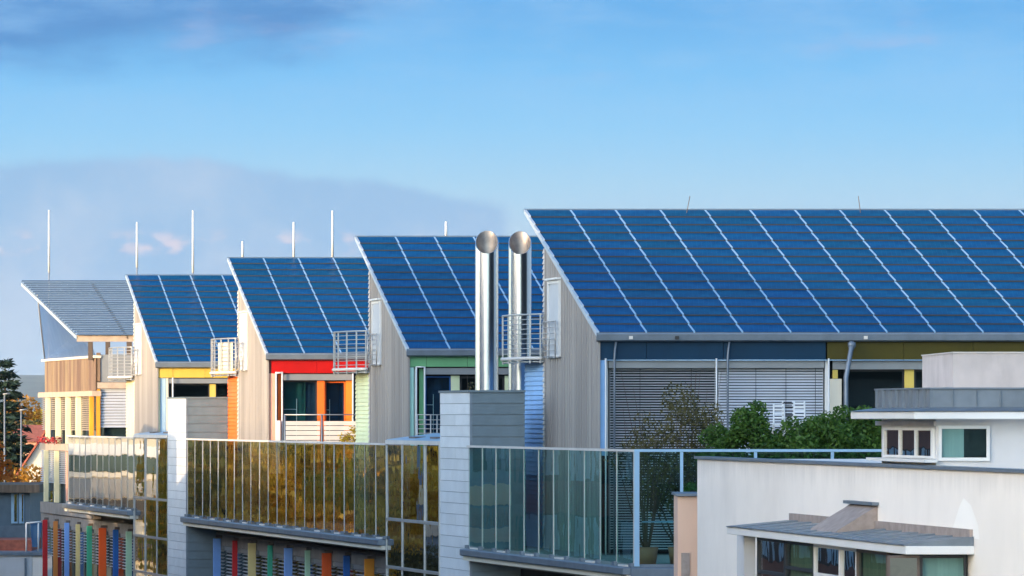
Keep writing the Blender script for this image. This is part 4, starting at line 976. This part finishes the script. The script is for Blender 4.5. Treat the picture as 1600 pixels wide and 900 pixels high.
def baypane(x0, x1, frm, gl, back, bars=()):
    Y0, Y1 = WY(x1, ob_), WY(x0, ob_); t = .06; z0, z1 = -5.2, zc0 - .03
    m = MB(); m.hexa(*wq(Y0, Y0 + t, ob_, ob_ - .08, z0, z1)); m.hexa(*wq(Y1 - t, Y1, ob_, ob_ - .08, z0, z1)); m.hexa(*wq(Y0 + t, Y1 - t, ob_, ob_ - .08, z1 - t, z1))
    for z in bars: m.hexa(*wq(Y0 + t, Y1 - t, ob_, ob_ - .08, z - .03, z + .03))
    w_ = m.build('bay_window', frm, wb)
    m = MB(); m.hexa(*wq(Y0 + t, Y1 - t, ob_ - .035, ob_ - .045, z0, z1 - t)); m.build('pane', gl, w_)
    m = MB(); m.hexa(*wq(Y0 + t, Y1 - t, ob_ - .10, ob_ - .115, z0, z1 - t)); m.build('curtain', back, w_)
baypane(1183, 1226, 'dark', 'glass_mirror', 'room', (-2.95,)); baypane(1226.5, 1271, 'dark', 'glass_window', 'olive_curtain', (-2.8,)); baypane(1271.5, 1312, 'white', 'glass_mirror', 'room', (-2.85,))
baypane(1312.5, 1338, 'white', 'glass_mirror', 'room', (-2.85,)); baypane(1338.5, 1386, 'cap', 'glass_window', 'olive_curtain', (-2.85,))
X0b = WX(bn, ob_)
def bayfront(x0, x1, frm, back, gl): 
    Y = bn; t = 4; m = MB()
    for a, b, c_, d_ in ((x0, x0+t, 868, 980), (x1-t, x1, 868, 980), (x0+t, x1-t, 868, 868+t)): m.box(XP(a, Y), XP(b, Y), Y, Y + .08, ZP(d_, Y), ZP(c_, Y))
    w_ = m.build('bay_window', frm, wb); bx('pane', gl, w_, XP(x0+t, Y), XP(x1-t, Y), Y + .03, Y + .04, ZP(980, Y), ZP(868+t, Y)); bx('curtain', back, w_, XP(x0+t, Y), XP(x1-t, Y), Y + .09, Y + .1, ZP(980, Y), ZP(868+t, Y))
bayfront(1387, 1437, 'cap', 'room', 'glass_mirror'); bayfront(1437.5, 1510, 'dark', 'curtain', 'glass_window')

# ------------------------------------------------------------------ terrace planting and furniture
def shrub(x, ytop, Y, w_, h_, lm, n, size, label, airy=False, name='shrub'):
    X = XP(x, Y); zt = ZP(ytop, Y); rnd = random.Random(int(x))
    e = thing(name, (X, Y, DECK), label, 'shrub', 'shrubs on the terrace')
    hh = zt - DECK
    pot = MB(); pot.tube([(X, Y, DECK), (X, Y, DECK + .4)], [.22, .28], 12); pot.build('pot', 'terracotta', e)
    st = MB(); bl = []
    for k in range(9 if airy else 7):
        an = k*2.4; rr = w_ * (.25 + .6*rnd.random()); zz_ = DECK + hh * (.35 + .6*rnd.random()); p = (X + rr*cos(an), Y + rr*.7*sin(an), zz_)
        st.tube([(X + .05*cos(an), Y + .05*sin(an), DECK + .35), (X + rr*.5*cos(an), Y + rr*.4*sin(an), (DECK + zz_)/2), p], [.03, .018, .006], 5)
        bl.append((p[0], p[1], p[2] - .1, w_*(.30 + .22*rnd.random()), .9))
    bl.append((X, Y, zt - w_*.42, w_*.42, 1)); bl.append((X, Y, DECK + hh*.55, w_*.6, 1.0))
    if not airy:
        for k in range(10):
            an = k*2.4 + .5; rr = w_*rnd.uniform(.3, .8); bl.append((X + rr*cos(an), Y + rr*.6*sin(an), -1.0 + (zt + .9)*rnd.uniform(.0, .75), w_*rnd.uniform(.28, .45), 1.0))
    if airy:
        for k in range(26):
            an = rnd.uniform(0, 6.28); rr = w_*rnd.uniform(.3, 1.15); z1_ = DECK + hh*rnd.uniform(.5, 1.05)
            st.tube([(X + rr*.4*cos(an), Y + rr*.3*sin(an), DECK + hh*.35), (X + rr*.8*cos(an), Y + rr*.6*sin(an), (z1_ + DECK + hh*.4)/2), (X + rr*cos(an), Y + rr*.7*sin(an), z1_)], [.012, .008, .003], 4)
    st.build('stems', 'bark', e, fix=False)
    vs, fs = leaves(bl, n, size, .8, rnd); MB().add(vs, fs).build('foliage', lm, e, fix=False)
    return e
shrub(1180, 626, 108.0, .85, 0, 'leaf_green', 9000, .055, 'dense green shrub with pointed top in front of the pale blind')
shrub(1238, 650, 107.6, .75, 0, 'leaf_green', 7500, .055, 'low dense green shrub in front of the white garden chairs')
shrub(1292, 642, 107.9, .80, 0, 'leaf_green', 8000, .055, 'dense green shrub before the cream door panel')
shrub(1352, 632, 108.3, .85, 0, 'leaf_green', 8500, .055, 'dense green shrub beside the white-framed clerestory windows')
shrub(1120, 660, 108.2, .70, 0, 'leaf_green', 5000, .05, 'green shrub between the airy shrub and the pointed one')
shrub(1062, 594, 109.0, 1.25, 0, 'leaf_olive', 5200, .042, 'airy shrub with thin olive brown leaves in front of the dark blind', True)
shrub(1010, 640, 108.6, .85, 0, 'leaf_olive', 1500, .042, 'small airy shrub with thin olive brown leaves by the corner post', True)
Yv = 150.4; shrub(551, 664, Yv, .42, 0, 'leaf_mixed', 700, .05, 'small yellowing shrub at the orange-framed window balustrade')
Yv = 128.6; shrub(736, 596, 129.5, .32, 0, 'leaf_olive', 300, .04, 'dry brown potted shrub behind the tower below the chimneys', True)
# folding garden chairs
def chair(x, yt, Y, col, label, rot=0):
    X = XP(x, Y); zt = ZP(yt, Y); h = .95; zb = zt - h
    e = thing('garden_chair', (X, Y, zb), label, 'chair', 'garden chairs on the terrace')
    w_ = .13
    for sgn in (-1, 1):
        MB().tube([(X + sgn*w_, Y - .25, zb), (X + sgn*w_, Y + .2, zb + .55), (X + sgn*w_*.95, Y + .28, zt)], .022, 6).build('leg', 'white', e)
        MB().tube([(X + sgn*(w_ + .03), Y + .3, zb), (X + sgn*(w_ + .03), Y - .2, zb + .48)], .02, 6).build('leg', 'white', e)
    bx('seat', col, e, X - w_, X + w_, Y - .25, Y + .16, zb + .43, zb + .465)
    for k in range(4):
        t0, t1 = .60 + k*.095, .635 + k*.095
        f_ = lambda t: (Y + .17 + (t - .55)*.2, zb + t)
        (ya_, za_), (yb_, zb_) = f_(t0), f_(t1)
        m = MB(); m.hexa([(X - w_, ya_, za_), (X + w_, ya_, za_), (X + w_, ya_ + .02, za_), (X - w_, ya_ + .02, za_)], [(X - w_, yb_, zb_), (X + w_, yb_, zb_), (X + w_, yb_ + .02, zb_), (X - w_, yb_ + .02, zb_)]); m.build('backrest_slat', col, e)
    return zb
tb = ZP(629, 113) - .95
plat = thing('terrace_platform', (XP(1240, 113), 113.2, DECK), 'raised timber platform under the garden chairs', 'platform')
bx('platform_boards', 'wood', plat, XP(1195, 113), XP(1290, 113), 112.4, 114.2, tb - .06, tb - .001)
for x in (1198, 1286):
    for y in (112.5, 114.0): bx('leg', 'wood', plat, XP(x, 113) - .05, XP(x, 113) + .05, y, y + .1, DECK, tb - .061)
chair(1218, 631, 113, 'white', 'white garden chair beside one with a dark backrest'); chair(1232, 627, 113.5, 'black', 'garden chair with dark backrest'); 
chair(1250, 627, 113, 'white', 'white garden chair beside the cream door panel')

# ------------------------------------------------------------------ beyond the building, far left
hs = thing('gabled_house', (-27, 262, GROUND), 'cream gabled house with red tiled roof among autumn trees', 'house')
Yh = 262.; xa, xb = XP(26, Yh), XP(118, Yh); zr = ZP(672, Yh); ze = ZP(738, Yh); xm = (xa + xb)/2
MB().prism([(xa + .2, Yh, GROUND), (xb - .2, Yh, GROUND), (xb - .2, Yh, ze), (xm, Yh, zr - .15), (xa + .2, Yh, ze)], (0, 10, 0)).build('wall', 'cream', hs)
for sgn, xe in ((-1, xa), (1, xb)):
    MB().hexa([(xe, Yh - .3, ze - .25), (xm, Yh - .3, zr - .12), (xm, Yh + 10.3, zr - .12), (xe, Yh + 10.3, ze - .25)], [(xe, Yh - .3, ze - .08), (xm, Yh - .3, zr + .05), (xm, Yh + 10.3, zr + .05), (xe, Yh + 10.3, ze - .08)]).build('roof', 'red_tile', hs)
h2 = thing('tiled_house', (-33, 290, GROUND), 'small house with orange tiled roof behind the cream gabled house', 'house')
Yh = 290.; xa, xb = XP(24, Yh), XP(62, Yh); 
bx('wall', 'peachy', h2, xa, xb, Yh, Yh + 6, GROUND, ZP(690, Yh))
MB().prism([(xa - .3, Yh - .3, ZP(690, Yh)), (xa - .3, Yh + 6.3, ZP(690, Yh)), (xa - .3, Yh + 3, ZP(664, Yh))], (xb - xa + .6, 0, 0)).build('roof', 'red_tile', h2)
fh = thing('flat_roofed_house', (-24.5, 216, GROUND), 'dark flat-roofed house with timber roof edge and two tall windows', 'house')
Yh = 214.; x1 = XP(46, Yh)
bx('wall', 'zinc_dark_and_shade', fh, -25, x1, Yh + .2, Yh + 7, GROUND, ZP(770, Yh)); bx('roof', 'wood', fh, -25.2, XP(63, Yh), Yh - .4, Yh + 7.4, ZP(769.5, Yh), ZP(757, Yh))
bx('plinth', 'zinc_step', fh, -25, x1 - .1, Yh + .1, Yh + .199, ZP(850, Yh), ZP(822, Yh))
for x0_, x1_ in ((17, 27), (29, 37)):
    w_ = bx('window', 'ice', fh, XP(x0_, Yh), XP(x1_, Yh), Yh + .1, Yh + .19, ZP(818, Yh), ZP(771, Yh)); bx('pane', 'glass_mirror', w_, XP(x0_ + 5, Yh), XP(x1_ - 1, Yh), Yh + .08, Yh + .095, ZP(815, Yh), ZP(773, Yh))
ah = thing('annexe', (-22.5, 207, GROUND), 'low grey rendered annexe with parapet roof below the dark flat-roofed house', 'house')
Yh = 206.; bx('wall', 'stucco_grey', ah, -24.6, XP(50, Yh), Yh, Yh + 6, GROUND, ZP(868, Yh)); bx('wall', 'stucco', ah, XP(50, Yh) + .01, XP(72, Yh), Yh + .02, Yh + 5.9, GROUND, ZP(869, Yh)); bx('coping', 'gutter', ah, -24.6, XP(73, Yh), Yh - .08, Yh + 6, ZP(868, Yh) + .002, ZP(863, Yh))
bx('rain_pipe', 'gutter', ah, XP(38.5, Yh), XP(41.5, Yh), Yh - .08, Yh - .002, GROUND, ZP(872, Yh)); bx('tile_roof', 'red_tile', ah, -24.6, XP(41, Yh), Yh + 2.5, Yh + 6.5, ZP(863, Yh), ZP(846, Yh))
for x in (41, 60): MB().tube([(XP(x, Yh + 1), Yh + 1, ZP(863, Yh)), (XP(x, Yh + 1), Yh + 1, ZP(818, Yh))], .035, 6).build('awning_post', 'white', ah)
MB().tube([(XP(41, Yh + 1), Yh + 1, ZP(818, Yh)), (XP(66, Yh + 1), Yh + 1, ZP(816, Yh))], .04, 6).build('awning_rail', 'white', ah)
MB().hexa([(XP(50, Yh + 1.2), Yh + 1.2, ZP(856, Yh)), (XP(60, Yh + 1.2), Yh + 1.2, ZP(856, Yh)), (XP(60, Yh + 1.24), Yh + 1.24, ZP(856, Yh)), (XP(50, Yh + 1.24), Yh + 1.24, ZP(856, Yh))], [(XP(47, Yh + 1.2), Yh + 1.2, ZP(818, Yh)), (XP(66, Yh + 1.2), Yh + 1.2, ZP(818, Yh)), (XP(66, Yh + 1.24), Yh + 1.24, ZP(818, Yh)), (XP(47, Yh + 1.24), Yh + 1.24, ZP(818, Yh))]).build('awning_cloth', 'bluebin', ah)
for x, yt, Y in ((7, 616, 245.), (33, 641, 250.)):
    X = XP(x, Y); e = thing('street_lamp', (X, Y, GROUND), 'pale slender lamp post %s' % ('against the dark conifer' if x == 7 else 'between the orange trees'), 'lamp post', 'lamp posts beyond the building')
    MB().tube([(X, Y, GROUND), (X, Y, ZP(yt, Y))], [.06, .04], 8).build('post', 'shutter_box', e); MB().tube([(X - .08, Y, ZP(yt, Y)), (X + .3, Y, ZP(yt, Y) + .05)], .05, 6).build('lamp_head', 'shutter_box', e)

# trees seen beyond the building
G = 'trees beyond the building'
tree('rust', XP(-34, 232), 232, GROUND, 'tall rust orange tree at the edge of the autumn trees', .3, 1.06, G)
tree('rust', XP(-20, 226), 226, GROUND, 'rust tree above the dark flat-roofed house', 1.3, .88, G)
tree('yellow', XP(58, 222), 222, GROUND, 'golden yellow tree below the cream gable', 2.1, .80, G)
tree('autumn', XP(44, 238), 238, GROUND, 'brownish tree in front of the cream gable', .9, .87, G)
tree('autumn', XP(-48, 246), 246, GROUND, 'orange tree beside the dark conifer', 2.2, .90, G)
tree('yellow', XP(46, 300), 300, GROUND, 'yellow-orange tree behind the orange tiled roof', 1.9, 1.0, G)
tree('autumn', XP(34, 340), 340, GROUND, 'tall orange-brown tree below the hills', .2, 1.12, G)
tree('gold', XP(66, 345), 345, GROUND, 'olive tree beside the timber pavilion below the hills', 2.6, 1.0, G)
tree('olive', XP(10, 286), 286, GROUND, 'dark green tree under the conifer', 2.9, 1.0, G)
tree('olive', XP(52, 318), 318, GROUND, 'dark green tree behind the yellow-orange tree', 1.2, 1.0, G)
for k in range(9): tree(('gold', 'autumn', 'yellow')[k % 3], -70 + k*9, 420 + 22*(k % 4), GROUND, 'distant tree in the belt below the hills', k*1.1, .92 + .05*(k % 3), 'distant belt of trees')
# dark conifer
def conifer(X, Y, h, rad, label):
    rnd = random.Random(4); e = thing('conifer_tree', (X, Y, GROUND), label, 'tree')
    t = MB(); t.tube([(X, Y, GROUND - .2), (X, Y, GROUND + h)], [.32, .03], 8); vs = []; fs = []
    z = h * .2
    while z < h:
        rr = rad * (1 - (z / h)) ** .8 + .25
        for k in range(14):
            an = rnd.uniform(0, 6.28); L = rr * rnd.uniform(.6, 1.1)
            t.tube([(X, Y, GROUND + z), (X + L*cos(an), Y + L*sin(an), GROUND + z - .05*L)], [.05, .01], 4)
            for q in range(int(26 * L)):
                f_ = rnd.random() ** .7; c_ = Vector((X + L*f_*cos(an) + rnd.gauss(0, .16), Y + L*f_*sin(an) + rnd.gauss(0, .16), GROUND + z - .05*L*f_ + rnd.gauss(0, .10)))
                a_ = Vector((cos(an) + rnd.gauss(0, .5), sin(an) + rnd.gauss(0, .5), rnd.gauss(-.1, .3))).normalized(); b_ = a_.cross(Vector((rnd.gauss(0, 1), rnd.gauss(0, 1), 1))).normalized(); i = len(vs)
                s_ = rnd.uniform(.2, .4); vs += [c_ - a_*s_, c_ - b_*s_*.3, c_ + a_*s_, c_ + b_*s_*.3]; fs.append((i, i+1, i+2, i+3))
        z += .62
    t.build('trunk', 'bark', e, fix=False); MB().add(vs, fs).build('crown', 'needle', e, fix=False)
conifer(XP(8, 275), 275, 17.2, 3.6, 'dark conifer rising against the pale sky beyond the building')

# ------------------------------------------------------------------ across the street, seen only as reflections and cast shade
G = 'street trees across the road'
for k, (Y, off, kd) in enumerate(((167.5, 12.2, 'yellow'), (173, 11.8, 'gold'), (179, 11.4, 'yellow'), (185, 11.0, 'gold'), (191, 11.2, 'yellow'), (171, 17, 'yellow'), (177, 18, 'gold'), (184, 17, 'yellow'), (192, 18, 'yellow'), (164, 25, 'gold'), (196, 11.6, 'yellow'), (200, 14, 'gold'), (188, 14, 'yellow'), (196.5, 8.2, 'yellow'), (190.5, 8.4, 'gold'), (184.5, 9.0, 'yellow'))):
    tree(kd, min(FX(Y, off), -.1096*Y - 4.0), Y, GROUND, 'autumn street tree across the road, mirrored in the longest glass screen', k*1.7, .99 + .05*(k % 3), G)
def block(name, X0, X1, Y0, Y1, zt, wm, label, bands, bandm):
    e = thing(name, ((X0+X1)/2, (Y0+Y1)/2, GROUND), label, 'building')
    bx('wall', wm, e, X0, X1, Y0, Y1, GROUND, zt)
    bx('roof', 'gutter', e, X0 - .2, X1 + .2, Y0 - .2, Y1 + .2, zt + .003, zt + .25)
    for z0, z1 in bands:
        bx('window_band', 'dark', e, X1 + .003, X1 + .03, Y0 + .8, Y1 - .8, z0, z1)
        y = Y0 + 1.2; k = 0
        while y < Y1 - 1.6:
            bx('curtain' , bandm, e, X1 + .031, X1 + .06, y, y + .9, z0 + .1 * (k % 3), z1 - .05); y += 1.5 + .6 * ((k * 7) % 3); k += 1
    return e
block('apartment_block', -34, -19.6, 126, 152, -.25, 'apartment', 'red-brown apartment block across the road with pale blue curtains', [(-2.2, -1.0), (-4.7, -3.3), (-7.6, -6.2)], 'blue_cloth')
e = thing('slate_house', (-27, 158, GROUND), 'slate blue house with cream band across the road, mirrored in the glazed stairwell', 'building')
bx('wall', 'slate_wall', e, -35, -22.9, 152.6, 163.5, GROUND, 1.6)
bx('facade_band', 'butter', e, -22.895, -22.8, 152.8, 163.3, -3.1, -2.4); bx('facade_band', 'cream', e, -22.895, -22.82, 152.8, 163.3, -4.4, -3.9)
for k in range(4): bx('window', 'dark', e, -22.895, -22.85, 153.6 + k*2.6, 154.8 + k*2.6, -1.9, -.4); bx('window', 'brownstone', e, -22.895, -22.85, 153.6 + k*2.6, 155.3 + k*2.6, -3.85, -3.2)
tree('olive', -20.9, 156.5, GROUND, 'low green tree in front of the slate blue house across the road', .5, .72, 'garden trees across the road')
tree('olive', -21.3, 161.5, GROUND, 'green tree by the far corner of the slate blue house across the road', 1.9, .76, 'garden trees across the road')
block('shade_slab', -80, -60, -8, 64, 15.5, 'cream', 'tall cream slab set back across the road, added to shade the pale rendered house', [(-1.9, -.6), (1.2, 2.6), (4.2, 5.6), (7.2, 8.6), (10.2, 11.6)], 'curtain')  # unseen slab added to keep the sun off the pale house
block('shade_slab', -38, -22, 73, 122, 9.0, 'stucco_grey', 'tall grey slab across the road, added to shade the largest penthouse row', [(-1.9, -.6), (-4.9, -3.4), (-7.9, -6.4), (1.2, 2.6), (4.2, 5.6)], 'curtain')  # unseen slab added to shade the largest row and part of the green one
e = thing('terraced_house', (-36, 216, GROUND), 'cream terraced house across the road with banded front, mirrored in a glass screen', 'building')
bx('wall', 'apartment_pale', e, -36.6, -26.6, 208, 226, GROUND, 1.0)
for z0, z1, mm in ((-1.75, -1.25, 'white'), (-2.5, -1.78, 'mint_wall'), (-2.75, -2.53, 'cream'), (-3.7, -2.8, 'shutter_box'), (-4.6, -3.75, 'dark'), (-5.4, -4.7, 'cream'), (-6.6, -5.5, 'dark')):
    bx('facade_band', mm, e, -36.4, -27, 207.9, 207.995, z0, z1)
for k in range(4): bx('window', 'shutter_box', e, -35.9 + k*2.3, -34.8 + k*2.3, 207.92, 207.995, -1.0, .2)
# wooded ridge added behind the camera to darken what the windows reflect
hill('hills', -900, -500, 1500, lambda t: 75 + 14*sin(t*9) + 8*sin(t*23), -700)

# ------------------------------------------------------------------ air
hz = MB().box(-4800, 5800, -30, 13800, GROUND - 6, 175).build('haze', 'ground'); hz['kind'] = 'stuff'
hm = bpy.data.materials.new('haze'); hm.use_nodes = True; hm.node_tree.nodes.clear()
HN = NB(hm.node_tree); pvn = HN.n('ShaderNodeVolumePrincipled'); pvn.inputs['Color'].default_value = (.70, .85, 1, 1); pvn.inputs['Density'].default_value = .00003
ho = HN.n('ShaderNodeOutputMaterial'); HN.l(pvn.outputs[0], ho.inputs['Volume'])
hz.data.materials.clear(); hz.data.materials.append(hm)
